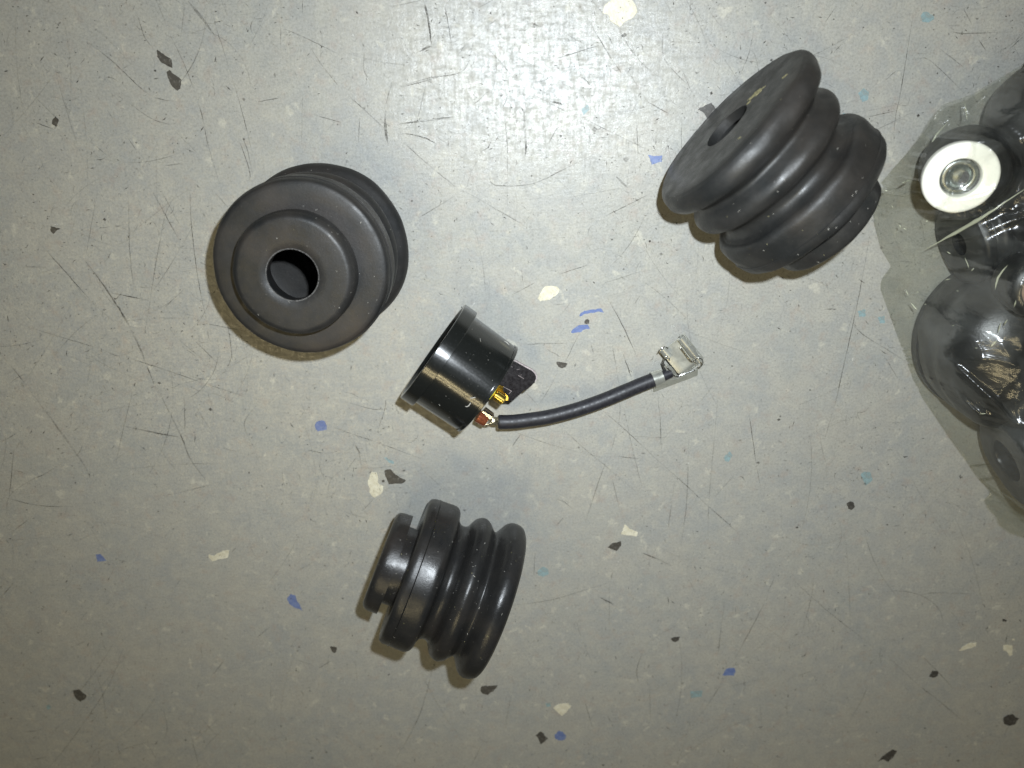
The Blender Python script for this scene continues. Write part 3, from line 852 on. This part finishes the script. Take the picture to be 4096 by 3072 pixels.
for k in range(5):
    p = at(*zr(430+25*k, 1415-8*k+random.uniform(-10, 10)), zt2-0.0006)
    sol.append(tube([p, p+Vector((0.0001, 0.0001, 0.0001)), p+Vector((0.00035, -0.0001, 0.0001))], [0.0001, 0.00024, 0.00010], 8))
V, F = join(sol)
mesh_obj("bare_strands", [lc(Vector(v)) for v in V], F, M['strand'], cap)

# lead
lead_px = [(1992,1688,5.4),(2050,1687,5.4),(2110,1680,5.3),(2200,1666,5.0),(2300,1640,4.6),(2400,1606,4.1),(2500,1565,3.6),(2560,1540,3.2),(2624,1515,2.9)]
path = spline([at(x, y, z*1e-3) for x, y, z in lead_px], 8)
rr = []
for i in range(len(path)):
    rr.append(0.00131*(1+0.012*noise.noise(Vector((i*0.3, 0, 0)))))
rr[0] = 0.00112
V, F = tube(path, rr, 32)
sharp(mesh_obj("lead", [lc(Vector(v)) for v in V], F, M['wire'], cap), 50)

# metal clip at the lead's end
clip = bpy.data.objects.new("clip", None); COL.objects.link(clip); clip.parent = cap
def z5(x, y): return 2500+x*0.2411, 1250+y*0.2411
def sheet(polys, th):
    return join([prism([at(*z5(x, y), z*1e-3) for x, y, z in p], th) for p in polys])
pe, pd = path[-1], (path[-1]-path[-4]).normalized()
side = Vector((0, 0, 1)).cross(pd).normalized(); upv = pd.cross(side)
def arcsheet(c, d, L, r0, r1, a0, a1, th, n=20):
    V, F = [], []
    for (s, r) in ((0, r0), (L, r1), (L, r1+th), (0, r0+th)):
        for k in range(n+1):
            a = a0+(a1-a0)*k/n
            V.append(c+d*s+side*math.cos(a)*r+upv*math.sin(a)*r)
    m = n+1
    for i in range(4):
        j = (i+1) % 4
        for k in range(n):
            F.append((i*m+k, i*m+k+1, j*m+k+1, j*m+k))
    F += [(0, m, 2*m, 3*m), (n, m+n, 2*m+n, 3*m+n)]
    return V, F
V, F = arcsheet(pe-pd*0.0006, pd, 0.0019, 0.00133, 0.00118, math.radians(-60), math.radians(235), 0.00022)
sharp(mesh_obj("crimp_barrel", [lc(Vector(v)) for v in V], F, M['tin'], clip), 40)
V, F = tube([pe-pd*0.0002, pe+pd*0.0014, pe+pd*0.0030], [0.00112, 0.00098, 0.00085], 20)
sharp(mesh_obj("lead_core", [lc(Vector(v)) for v in V], F, M['wire'], clip), 40)
V, F = sheet([[(655,905,3.0),(700,870,3.2),(770,900,3.0),(850,1000,2.7),(868,1085,2.2),(800,1095,2.1),(700,1130,2.2),(735,1040,2.9)]], 0.00022)
sharp(mesh_obj("neck", [lc(Vector(v)) for v in V], F, M['tin'], clip, smooth=False), 30)
V, F = sheet([[(488,1196,2.2),(700,1128,1.9),(870,1098,1.7),(1040,1030,1.6),(1170,958,1.5),(1214,930,1.5),(1205,1040,0.6),(1150,1062,0.5),(1000,1125,0.4),(830,1172,0.4),(620,1262,0.5),(480,1318,0.7)]], 0.00022)
sharp(mesh_obj("side_strip", [lc(Vector(v)) for v in V], F, M['tin'], clip, smooth=False), 30)
# receptacle: rolled channel. o at image (520,700) frame
e1 = (at(*z5(1250, 790), 0.003)-at(*z5(985, 460), 0.003)).normalized()
e2 = Vector((0, 0, 1)).cross(e1).normalized()
if (at(*z5(1030, 450), 0.003)-at(*z5(530, 700), 0.003)).dot(e2) < 0: e2 = -e2
O = at(*z5(560, 640), 0.0036); O.z = 0.0
def sweep(sec, s0, s1, th, seg=6, droop=0.0, smooth=True):
    """sec: list of (e2 mm, z mm); swept along e1 from s0 to s1 mm"""
    V, F = [], []
    m = len(sec)
    nrm = []
    for i in range(m):
        a = Vector(sec[max(i-1, 0)]); b = Vector(sec[min(i+1, m-1)])
        d = (b-a).normalized(); nrm.append(Vector((-d.y, d.x)))
    rows = seg+1
    for lay in (0, 1):
        for k in range(rows):
            s = s0+(s1-s0)*k/seg
            dz = -droop*max(0, (k/seg-0.72)/0.28)**2
            for i, (u, z) in enumerate(sec):
                uu = u+nrm[i].x*th*lay; zz = z+nrm[i].y*th*lay
                V.append(O+e1*(s*1e-3)+e2*(uu*1e-3)+Vector((0, 0, (zz+dz)*1e-3)))
    N_ = rows*m
    for k in range(seg):
        for i in range(m-1):
            a = k*m+i
            F.append((a, a+1, a+m+1, a+m)); F.append((N_+a, N_+a+m, N_+a+m+1, N_+a+1))
        for i in (0, m-1):
            a = k*m+i
            F.append((a, a+m, N_+a+m, N_+a))
    for k in (0, seg):
        for i in range(m-1):
            a = k*m+i
            F.append((a, N_+a, N_+a+1, a+1))
    return V, F
def rollsec(cx, cz, r, a0, a1, n=14):
    return [(cx+r*math.cos(math.radians(a0+(a1-a0)*k/n)), cz+r*math.sin(math.radians(a0+(a1-a0)*k/n))) for k in range(n+1)]
ZB = 2.6
V, F = join([sweep([(0.9, ZB), (1.6, ZB-0.03), (2.6, ZB-0.05), (3.6, ZB-0.03), (4.4, ZB)], 0.75, 2.6, 0.22, 5, 0.0),
             sweep([(0.15, ZB-0.12), (0.6, ZB-0.02), (1.6, ZB-0.03), (2.6, ZB-0.05), (3.6, ZB-0.03), (4.4, ZB)], 2.6, 7.7, 0.22, 16, 1.6)])
sharp(mesh_obj("channel_floor", [lc(Vector(v)) for v in V], F, M['tin'], clip), 30)
V, F = sweep(rollsec(0.88, ZB+0.83, 0.83, 50, 270), 0.1, 2.0, 0.2, 6)
sharp(mesh_obj("rolled_edge", [lc(Vector(v)) for v in V], F, M['tin'], clip), 30)
V, F = sweep(rollsec(4.55, ZB+0.85, 0.88, -95, 150), 0.5, 6.3, 0.2, 10)
sharp(mesh_obj("rolled_edge", [lc(Vector(v)) for v in V], F, M['tin'], clip), 30)

# torn pale rim round the standing boot's hole
V, F = [], []
rr_ = random.Random(3)
for k in range(150):
    a = 2*math.pi*k/150
    w = 0.035+0.07*abs(noise.noise(Vector((k*0.35, 1, 1))))+rr_.random()*0.05
    for (dr, dz) in ((-w*0.8, 0.02), (0.02, -w*0.6), (w, 0.015)):
        r_ = (HOLE+0.06+dr)
        V.append(Vector((r_*math.cos(a), r_*math.sin(a), dz))*1e-3)
for k in range(150):
    k2 = (k+1) % 150
    for j in range(2):
        F.append((k*3+j, k*3+j+1, k2*3+j+1, k2*3+j))
mesh_obj("torn_rim", V, F, M['dust2'], boot_a)
# edge highlights of the clip, added as thin bright tubes along its outline
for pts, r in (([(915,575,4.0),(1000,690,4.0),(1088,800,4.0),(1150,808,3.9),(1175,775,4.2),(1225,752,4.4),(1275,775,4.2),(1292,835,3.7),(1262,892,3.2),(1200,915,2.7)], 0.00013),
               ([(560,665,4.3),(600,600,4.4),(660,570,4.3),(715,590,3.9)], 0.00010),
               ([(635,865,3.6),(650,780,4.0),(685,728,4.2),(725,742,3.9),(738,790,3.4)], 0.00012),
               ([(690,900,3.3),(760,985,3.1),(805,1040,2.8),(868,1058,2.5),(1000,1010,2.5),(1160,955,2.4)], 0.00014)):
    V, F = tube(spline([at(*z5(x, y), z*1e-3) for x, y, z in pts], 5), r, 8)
    mesh_obj("edge_highlight", [lc(Vector(v)) for v in V], F, M['steel'], clip)
V, F = sheet([[(600,835,2.3),(660,860,2.3),(700,930,2.3),(790,1040,2.2),(760,1075,2.2),(640,960,2.2)]], 0.0002)  # dark sheet standing in for the shade in the clip's gap
sharp(mesh_obj("gap_shade", [lc(Vector(v)) for v in V], F, M['dark'], clip, smooth=False), 30)
# pale lint on the cap
V, F = [], []
def on_cyl(px, py, r):
    o = CI @ Vector((0, 0, H)); d = (CI.to_3x3() @ (RC @ Vector((px-2048, 1536-py, -FPX)))).normalized()
    A = d.x**2+d.y**2; B = 2*(o.x*d.x+o.y*d.y); C_ = o.x**2+o.y**2-r*r
    t = (-B-math.sqrt(max(0, B*B-4*A*C_)))/(2*A)
    return o+d*t
def z4(x, y): return 1500+x*0.3917, 1150+y*0.3917
lint = []
for cpts in ([(918,1212),(935,1218),(958,1208),(972,1185),(975,1175)], [(968,1122),(985,1130),(1005,1126),(1028,1120)], [(1310,540),(1345,560),(1370,585)]):
    lint.append(tube([on_cyl(*z4(*p), 0.00892) for p in cpts], [0.00002]+[0.00008]*(len(cpts)-2)+[0.00003], 6))
for _ in range(70):
    x, y = random.uniform(500, 1400), random.uniform(300, 1350)
    if not (0.3 < 1): continue
    p = on_cyl(*z4(x, y), 0.0089)
    if p.z < 0.0026 or p.z > 0.0102: continue
    a = random.random()*6.28; L = random.expovariate(1/0.0001)
    q = p+Vector((math.cos(a)*L*0.5, math.sin(a)*L*0.2, math.sin(a)*L))
    lint.append(tube([p, p.lerp(q, 0.5), q], 0.000022, 4))
V, F = join(lint)
o = mesh_obj("lint", V, F, M['dust'], cap)
o["kind"] = "stuff"

# ------------------------------------------------------------------ plastic bag and what it holds
BUMPS = []      # world x, y, radius, height for the film
def bump_at(px, py, z, rx, hgt):
    p = at(px, py, z); BUMPS.append((p.x, p.y, rx, hgt))
bag_boots = []
def bag_item(name, label, cat, mw, drop=True):
    r = empty(name, label, cat, mw)
    return r
# item 1: black rubber bush lying with a white nylon ring at its end
cN = at(3843, 712, 0.0205)
r1 = bag_item("nylon_ring", "bright white nylon ring round a metal stud, seen through the plastic bag", "ring", Matrix.Translation(cN) @ Matrix.Rotation(math.radians(-14), 4, 'Y') @ Matrix.Rotation(math.radians(8), 4, 'X'))
V, F = lathe(smooth_profile([(-1.2, 5.1, 1), (-0.2, 5.15), (0.15, 4.9), (0.2, 4.4), (0.15, 3.1), (-0.1, 2.75), (-1.2, 2.6, 1)], 4), 96)
mesh_obj("ring", V, F, M['white'], r1)
V, F = lathe(smooth_profile([(-1.2, 2.58, 1), (-0.75, 2.5), (-0.6, 2.2), (-0.65, 1.7), (-1.1, 1.3), (-1.3, 0.9), (-1.25, 0.01)], 4), 64)
mesh_obj("stud", V, F, M['dsteel'], r1)
# black joint housing under the ring
p1 = cN.copy(); p2 = at(4210, 640, 0.0085)
r2 = bag_item("ball_joint", "black round joint housing carrying the white ring inside the bag", "ball joint", frame_from_axis(p1, (p2-p1).normalized()*0.6+Vector((0.0, 0.0, -0.55))))
V, F = lathe(smooth_profile([(1.35, 0.01, 1), (1.35, 4.6, 1), (1.9, 4.9), (4, 5.1), (8, 5.8), (12, 6.6), (15, 5.8), (16, 3.5), (16.3, 0.01, 1)], 5), 96, 0.5, 2.0)
sharp(mesh_obj("housing", V, F, M['rubD'], r2), 50)
# black rounded bush to the upper right
a = at(4085, 560, 0.012); b = at(4330, 330, 0.012)
r3 = bag_item("rubber_bush", "black rounded rubber bush behind the white ring in the bag", "bush", frame_from_axis(a, b-a))
V, F = lathe(smooth_profile([(-2.5, 0.01), (-2.2, 3.5), (-0.8, 6.3), (1.5, 7.8), (4, 8.3), (7, 8.0), (8, 7.2), (9, 8.0), (12, 8.6), (16, 8.4), (18, 7), (18.5, 4, 1), (18.5, 0.01)], 4), 96, 0.4, 5.0)
sharp(mesh_obj("body", V, F, M['rubD'], r3), 50)
p6 = at(4225, 790, 0.012); p6.z = 0
r6 = bag_item("rubber_plug", "tall black rubber plug at the right frame edge beside the white ring", "rubber plug", Matrix.Translation(p6))
V, F = lathe(smooth_profile([(0.0, 7.0, 1), (0.4, 7.8), (4, 8.4), (8, 7.9), (11, 8.3), (14, 8.0), (17, 6.6), (18.6, 4.5), (18.9, 2.5, 1), (18.2, 0.01)], 5), 96, 0.6, 8.0)
sharp(mesh_obj("body", V, F, M['rubD'], r6), 50)
# two more boots, larger, lying in the bag
def bagboot(px, py, z, ang, s, label):
    c = at(px, py, z)
    axv = Vector((math.cos(ang), math.sin(ang), 0.05))
    mw = frame_from_axis(c-axv.normalized()*0.012*s, axv) @ Matrix.Scale(s, 4)
    r = make_boot(label, M['rubD'], mw, px*0.01, 0.9, 0, drop=True)
    r["group"] = "black rubber boots in the plastic bag"
    for ch in list(r.children):
        if ch.name.startswith("dust"):
            bpy.data.objects.remove(ch)
    return r
cD = at(4040, 1395, 0.010); cD.z = 0
r5 = bag_item("rubber_gaiter", "large smooth black rubber gaiter filling the middle of the plastic bag", "rubber gaiter", Matrix.Translation(cD) @ Matrix.Rotation(math.radians(14), 4, 'Z') @ Matrix.Diagonal((1.02, 1.12, 1.0, 1.0)))
V, F = lathe(smooth_profile([(0.0, 10.4, 1), (0.6, 11.4), (3.0, 12.0), (7.0, 12.4), (9.0, 12.2), (11.5, 12.3), (14.5, 11.2), (17.0, 8.4), (18.3, 5.6), (18.6, 3.2, 1), (17.4, 3.0, 1), (17.2, 0.01)], 5), 110, 0.8, 3.0)
sharp(mesh_obj("body", V, F, M['rubD'], r5), 50)
V, F = lathe([(1.6, 11.6), (1.6, 12.3), (3.2, 12.3), (3.2, 11.8)], 96)
sharp(mesh_obj("retaining_band", V, F, M['rubD'], r5), 30)
bagboot(3960, 925, 0.0060, math.radians(200), 0.5, "small black rubber boot inside the bag just under the white ring")
bagboot(4285, 1730, 0.0130, math.radians(25), 1.0, "black rubber boot at the bag's lower right, cut by the frame edge")
p4 = at(4140, 1140, 0.020); p4.z = 0.0105
r4 = bag_item("end_plug", "tan rusty plug in a black collar inside the bag at the right frame edge", "plug", Matrix.Translation(p4))
V, F = lathe(smooth_profile([(5.0, 4.0, 1), (7.5, 4.6), (10, 4.9), (11.0, 4.6), (11.6, 4.0), (11.8, 3.4, 1), (10.8, 3.2, 1)], 5), 80, 0.3, 1.0)
sharp(mesh_obj("collar", V, F, M['rubD'], r4), 50)
V, F = lathe(smooth_profile([(10.8, 3.25, 1), (11.2, 2.4), (11.5, 1.4), (11.4, 0.01)], 5), 64, 0.8, 1.5)
mesh_obj("plug_face", V, F, M['tan'], r4)

# film
left = [(100,4420),(180,4230),(255,4096),(300,4020),(340,3950),(376,3893),(398,3830),(420,3770),(460,3738),(520,3702),(600,3640),(690,3560),(735,3522),(769,3500),(800,3490),(860,3493),(900,3498),(994,3523),(1040,3550),(1065,3565),(1085,3550),(1111,3531),(1135,3523),(1158,3523),(1245,3554),(1330,3585),(1441,3625),(1527,3656),(1600,3695),(1668,3742),(1750,3797),(1832,3858),(1900,3905),(1950,3950),(1975,3962),(2000,3938),(2030,3950),(2068,3985),(2100,3998),(2130,4040),(2150,4096),(2230,4230),(2330,4420)]
def xl(y):
    for i in range(len(left)-1):
        if left[i][0] <= y <= left[i+1][0]:
            f = (y-left[i][0])/(left[i+1][0]-left[i][0])
            return left[i][1]+(left[i+1][1]-left[i][1])*f
    return left[-1][1]
def lift(y):
    v = 0.0004+0.0017*max(0.0, 1-abs(y-1900)/330)+0.0016*max(0.0, 1-abs(y-2130)/110)
    if y < 740: v += 0.0100*min(1.0, (740-y)/260)
    return v
outline = [at(x, y, lift(y)) for y, x in left]
import numpy as np
from mathutils.bvhtree import BVHTree
bpy.context.view_layer.update()
bv, bf = [], []
for o in bpy.data.objects:
    if o.type != 'MESH': continue
    r = o
    while r.parent: r = r.parent
    if r in (r1, r2, r3, r4, r5, r6) or r.get("group") == "black rubber boots in the plastic bag":
        b = len(bv)
        mwx = r.matrix_world
        bv += [mwx @ v.co for v in o.data.vertices]
        bf += [tuple(k+b for k in p.vertices) for p in o.data.polygons]
bvh = BVHTree.FromPolygons(bv, bf)
ox0 = min(p.x for p in outline)-0.002; ox1 = max(p.x for p in outline)+0.030
oy0 = min(p.y for p in outline)-0.002; oy1 = max(p.y for p in outline)+0.002
GS = 0.00045
gx = int((ox1-ox0)/GS)+2; gy = int((oy1-oy0)/GS)+2
cont = np.zeros((gy, gx)); inside = np.zeros((gy, gx), bool)
def out_x(y):     # world x of the outline at world y (leftmost crossing)
    best = None
    for i in range(len(outline)-1):
        a, b = outline[i], outline[i+1]
        if (a.y-y)*(b.y-y) <= 0 and a.y != b.y:
            x = a.x+(b.x-a.x)*(y-a.y)/(b.y-a.y)
            best = x if best is None else min(best, x)
    return best
for r_ in range(gy):
    y = oy0+r_*GS
    x0 = out_x(y)
    if x0 is None: continue
    for c_ in range(gx):
        x = ox0+c_*GS
        if x > x0+0.0004:
            inside[r_, c_] = True
            hit = bvh.ray_cast(Vector((x, y, 0.06)), Vector((0, 0, -1)))
            if hit[0] is not None: cont[r_, c_] = hit[0].z
ob = cont.copy()
for _ in range(2):      # stand-off so the film clears every edge
    q = np.pad(ob, 1, mode='edge')
    ob = np.maximum.reduce([q[1:-1, 1:-1], q[:-2, 1:-1], q[2:, 1:-1], q[1:-1, :-2], q[1:-1, 2:]])
ob = np.where(ob > 0, ob+0.0004, 0)
hf = np.where(inside, np.maximum(ob, 0.0008), 0.0)
for it in range(1400):  # taut film over the contents
    q = np.pad(hf, 1, mode='edge')
    av = 0.25*(q[:-2, 1:-1]+q[2:, 1:-1]+q[1:-1, :-2]+q[1:-1, 2:])
    hf = np.where(inside, np.maximum(ob, av*0.9985), 0.0)
for it in range(3):
    q = np.pad(hf, 1, mode='edge')
    av = 0.25*(q[:-2, 1:-1]+q[2:, 1:-1]+q[1:-1, :-2]+q[1:-1, 2:])
    hf = np.where(inside, np.maximum(ob, av), 0.0)
def film_h(p):
    fx = (p.x-ox0)/GS; fy = (p.y-oy0)/GS
    i0 = min(gx-2, max(0, int(fx))); j0 = min(gy-2, max(0, int(fy)))
    u = min(1, max(0, fx-i0)); v = min(1, max(0, fy-j0))
    return float((hf[j0, i0]*(1-u)+hf[j0, i0+1]*u)*(1-v)+(hf[j0+1, i0]*(1-u)+hf[j0+1, i0+1]*u)*v)
def edge_taper(d):
    return 1-math.exp(-d/0.0012)
def dist_out(p):
    best = 1e9
    for i in range(len(outline)-1):
        a, b = outline[i], outline[i+1]
        ab = (b-a).xy; ap = (p-a).xy
        t = max(0, min(1, ap.dot(ab)/max(1e-12, ab.length_squared)))
        dd = (ap-ab*t).length
        if dd < best: best = dd
    return best
creases = [((3700,995),(4110,745),0.0016,0.0007),((3515,760),(3640,700),0.0009,0.0006),((3505,775),(3700,600),0.0008,0.0006),((3700,1560),(3925,1610),0.0012,0.0008),((3925,1610),(4096,1450),0.0012,0.0010),((3660,1380),(3925,1610),0.0014,0.0009),((3860,420),(3880,510),0.0008,0.0005),((3720,600),(3880,500),0.0008,0.0006),((3925,1612),(3710,1380),0.0009,0.0004),((3925,1612),(4130,1470),0.0009,0.0004),((3590,1225),(3690,1450),0.0008,0.0004),((3690,1450),(3850,1640),0.0008,0.0004),((3505,770),(3790,545),0.0007,0.0004),((4000,660),(4120,490),0.0008,0.0004),((3600,900),(3700,830),0.0006,0.0003),((3650,980),(3900,1040),0.0006,0.0004),((3560,1070),(3720,1000),0.0008,0.0007),((3620,1120),(3680,1330),0.0008,0.0007),((4096,1100),(3990,1190),0.001,0.0007)]
CR = []
NR, NC = 430, 280
P = [[None]*(NC+1) for _ in range(NR+1)]
for a, b, h, w in creases:
    za = 0.010
    CR.append((at(*a, za), at(*b, za), h, w))
def crumple(p):
    q = Vector((p.x*85+0.35*noise.noise(p*90), p.y*85, 2.0))
    d, _ = noise.voronoi(q)
    q2 = Vector((p.x*210, p.y*190, 5.0))
    d2, _ = noise.voronoi(q2)
    return math.exp(-(film_h(p)/0.011)**2)*0.00045*max(0.0, 1-(d[1]-d[0])/0.32)**1.5+0.00005*max(0.0, 1-(d2[1]-d2[0])/0.35)**1.5
oc = [Vector((x, y)) for y, x in left]
acc = [0.0]
for a, b in zip(oc, oc[1:]): acc.append(acc[-1]+(b-a).length)
for i in range(NR+1):
    sarc = acc[-1]*i/NR
    k = max(q for q in range(len(acc)-1) if acc[q] <= sarc+1e-9)
    st = oc[k].lerp(oc[k+1], (sarc-acc[k])/(acc[k+1]-acc[k]))
    en = Vector((4640, 60+(2420-60)*i/NR))
    for j in range(NC+1):
        f = (j/NC)**1.25
        q_ = st.lerp(en, f)
        x, y, x0 = q_.x, q_.y, st.x
        ze = 0.0004+(lift(st.y)-0.0004)*math.exp(-(x-x0)/(60 if st.y > 800 else 900))
        p = at(x, y, ze)
        tp = edge_taper(dist_out(p)) if j else 0.0
        h = film_h(p)
        q = p
        wr = noise.noise(Vector((p.x*120, p.y*120, 1.7)))
        rg = 1-abs(noise.noise(Vector((p.x*230+wr*1.2, p.y*150+wr*1.2, 7.1))))*2
        rg2 = 1-abs(noise.noise(Vector((p.x*90-p.y*60, p.y*240+wr, 2.1))))*2
        z = max(ze, h+0.0004)+tp*(0.0004+0.00030*(wr+1)+0.00025*max(0, rg)**3+0.00040*max(0, rg2)**4+crumple(p))
        for a, b, ch, cw in CR:
            ab = (b-a).xy; ap = (Vector((p.x, p.y, 0))-a).xy
            t = max(0, min(1, ap.dot(ab)/ab.length_squared))
            dd = (ap-ab*t).length
            z += tp*ch*math.exp(-(dd/cw)**2)*math.sin(math.pi*min(1, max(0.02, t*0.9+0.05)))
        P[i][j] = Vector((p.x, p.y, z))
V = [v for row in P for v in row]
F = []
W = NC+1
for i in range(NR):
    for j in range(NC):
        a = i*W+j
        F.append((a, a+1, a+W+1, a+W))
# underside sheet sharing the outline
base = len(V)
for i in range(NR+1):
    for j in (0, 1, 2, 3):
        f = (0, 0.33, 0.66, 1.0)[j]
        p = P[i][0].lerp(P[i][NC], f)
        V.append(Vector((p.x, p.y, 0.00012 if j else max(0.0003, p.z-0.00008))))
for i in range(NR):
    for j in range(3):
        a = base+i*4+j
        F.append((a, a+4, a+5, a+1))
    F.append((i*W, (i+1)*W, base+(i+1)*4, base+i*4))
bag = mesh_obj("plastic_bag", V, F, M['film'])
bag["label"] = "clear crumpled plastic bag of black rubber parts at the right edge"
bag["category"] = "plastic bag"

# bright fold lines and glints on the film, put in as pale strips
fold_glint = M['fold_glint']
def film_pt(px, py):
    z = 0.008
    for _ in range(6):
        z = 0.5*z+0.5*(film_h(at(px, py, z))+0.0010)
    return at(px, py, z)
def glint_strip(pts, w):
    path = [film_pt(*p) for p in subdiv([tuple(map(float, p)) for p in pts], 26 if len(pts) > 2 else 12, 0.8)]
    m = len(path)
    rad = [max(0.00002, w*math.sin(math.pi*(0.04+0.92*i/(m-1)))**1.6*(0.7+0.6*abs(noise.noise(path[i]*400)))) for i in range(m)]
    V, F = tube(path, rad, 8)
    mesh_obj("crease_glint", V, F, fold_glint, bag)
glint_strip([(3695,1003),(3760,965),(3850,915),(3930,868),(4010,815),(4125,738)], 0.00034)
glint_strip([(3720,590),(3745,540),(3790,490)], 0.00018)
glint_strip([(3858,405),(3866,450),(3868,480)], 0.00016)
glint_strip([(3980,1160),(3992,1110),(4030,1060)], 0.00020)
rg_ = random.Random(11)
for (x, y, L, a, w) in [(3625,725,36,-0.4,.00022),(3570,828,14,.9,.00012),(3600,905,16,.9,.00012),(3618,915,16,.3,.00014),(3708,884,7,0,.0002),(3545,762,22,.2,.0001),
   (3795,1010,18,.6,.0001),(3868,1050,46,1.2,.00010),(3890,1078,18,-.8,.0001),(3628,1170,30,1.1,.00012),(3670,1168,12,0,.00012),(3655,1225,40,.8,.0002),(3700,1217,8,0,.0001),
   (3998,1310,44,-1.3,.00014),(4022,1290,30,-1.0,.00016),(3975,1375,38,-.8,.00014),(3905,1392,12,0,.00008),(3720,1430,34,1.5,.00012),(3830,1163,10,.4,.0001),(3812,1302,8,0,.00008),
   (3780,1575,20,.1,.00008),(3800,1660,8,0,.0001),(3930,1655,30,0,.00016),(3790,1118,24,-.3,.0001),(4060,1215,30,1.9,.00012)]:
    glint_strip([(x-math.cos(a)*L/2, y-math.sin(a)*L/2), (x+math.cos(a)*L/2, y+math.sin(a)*L/2)], w)
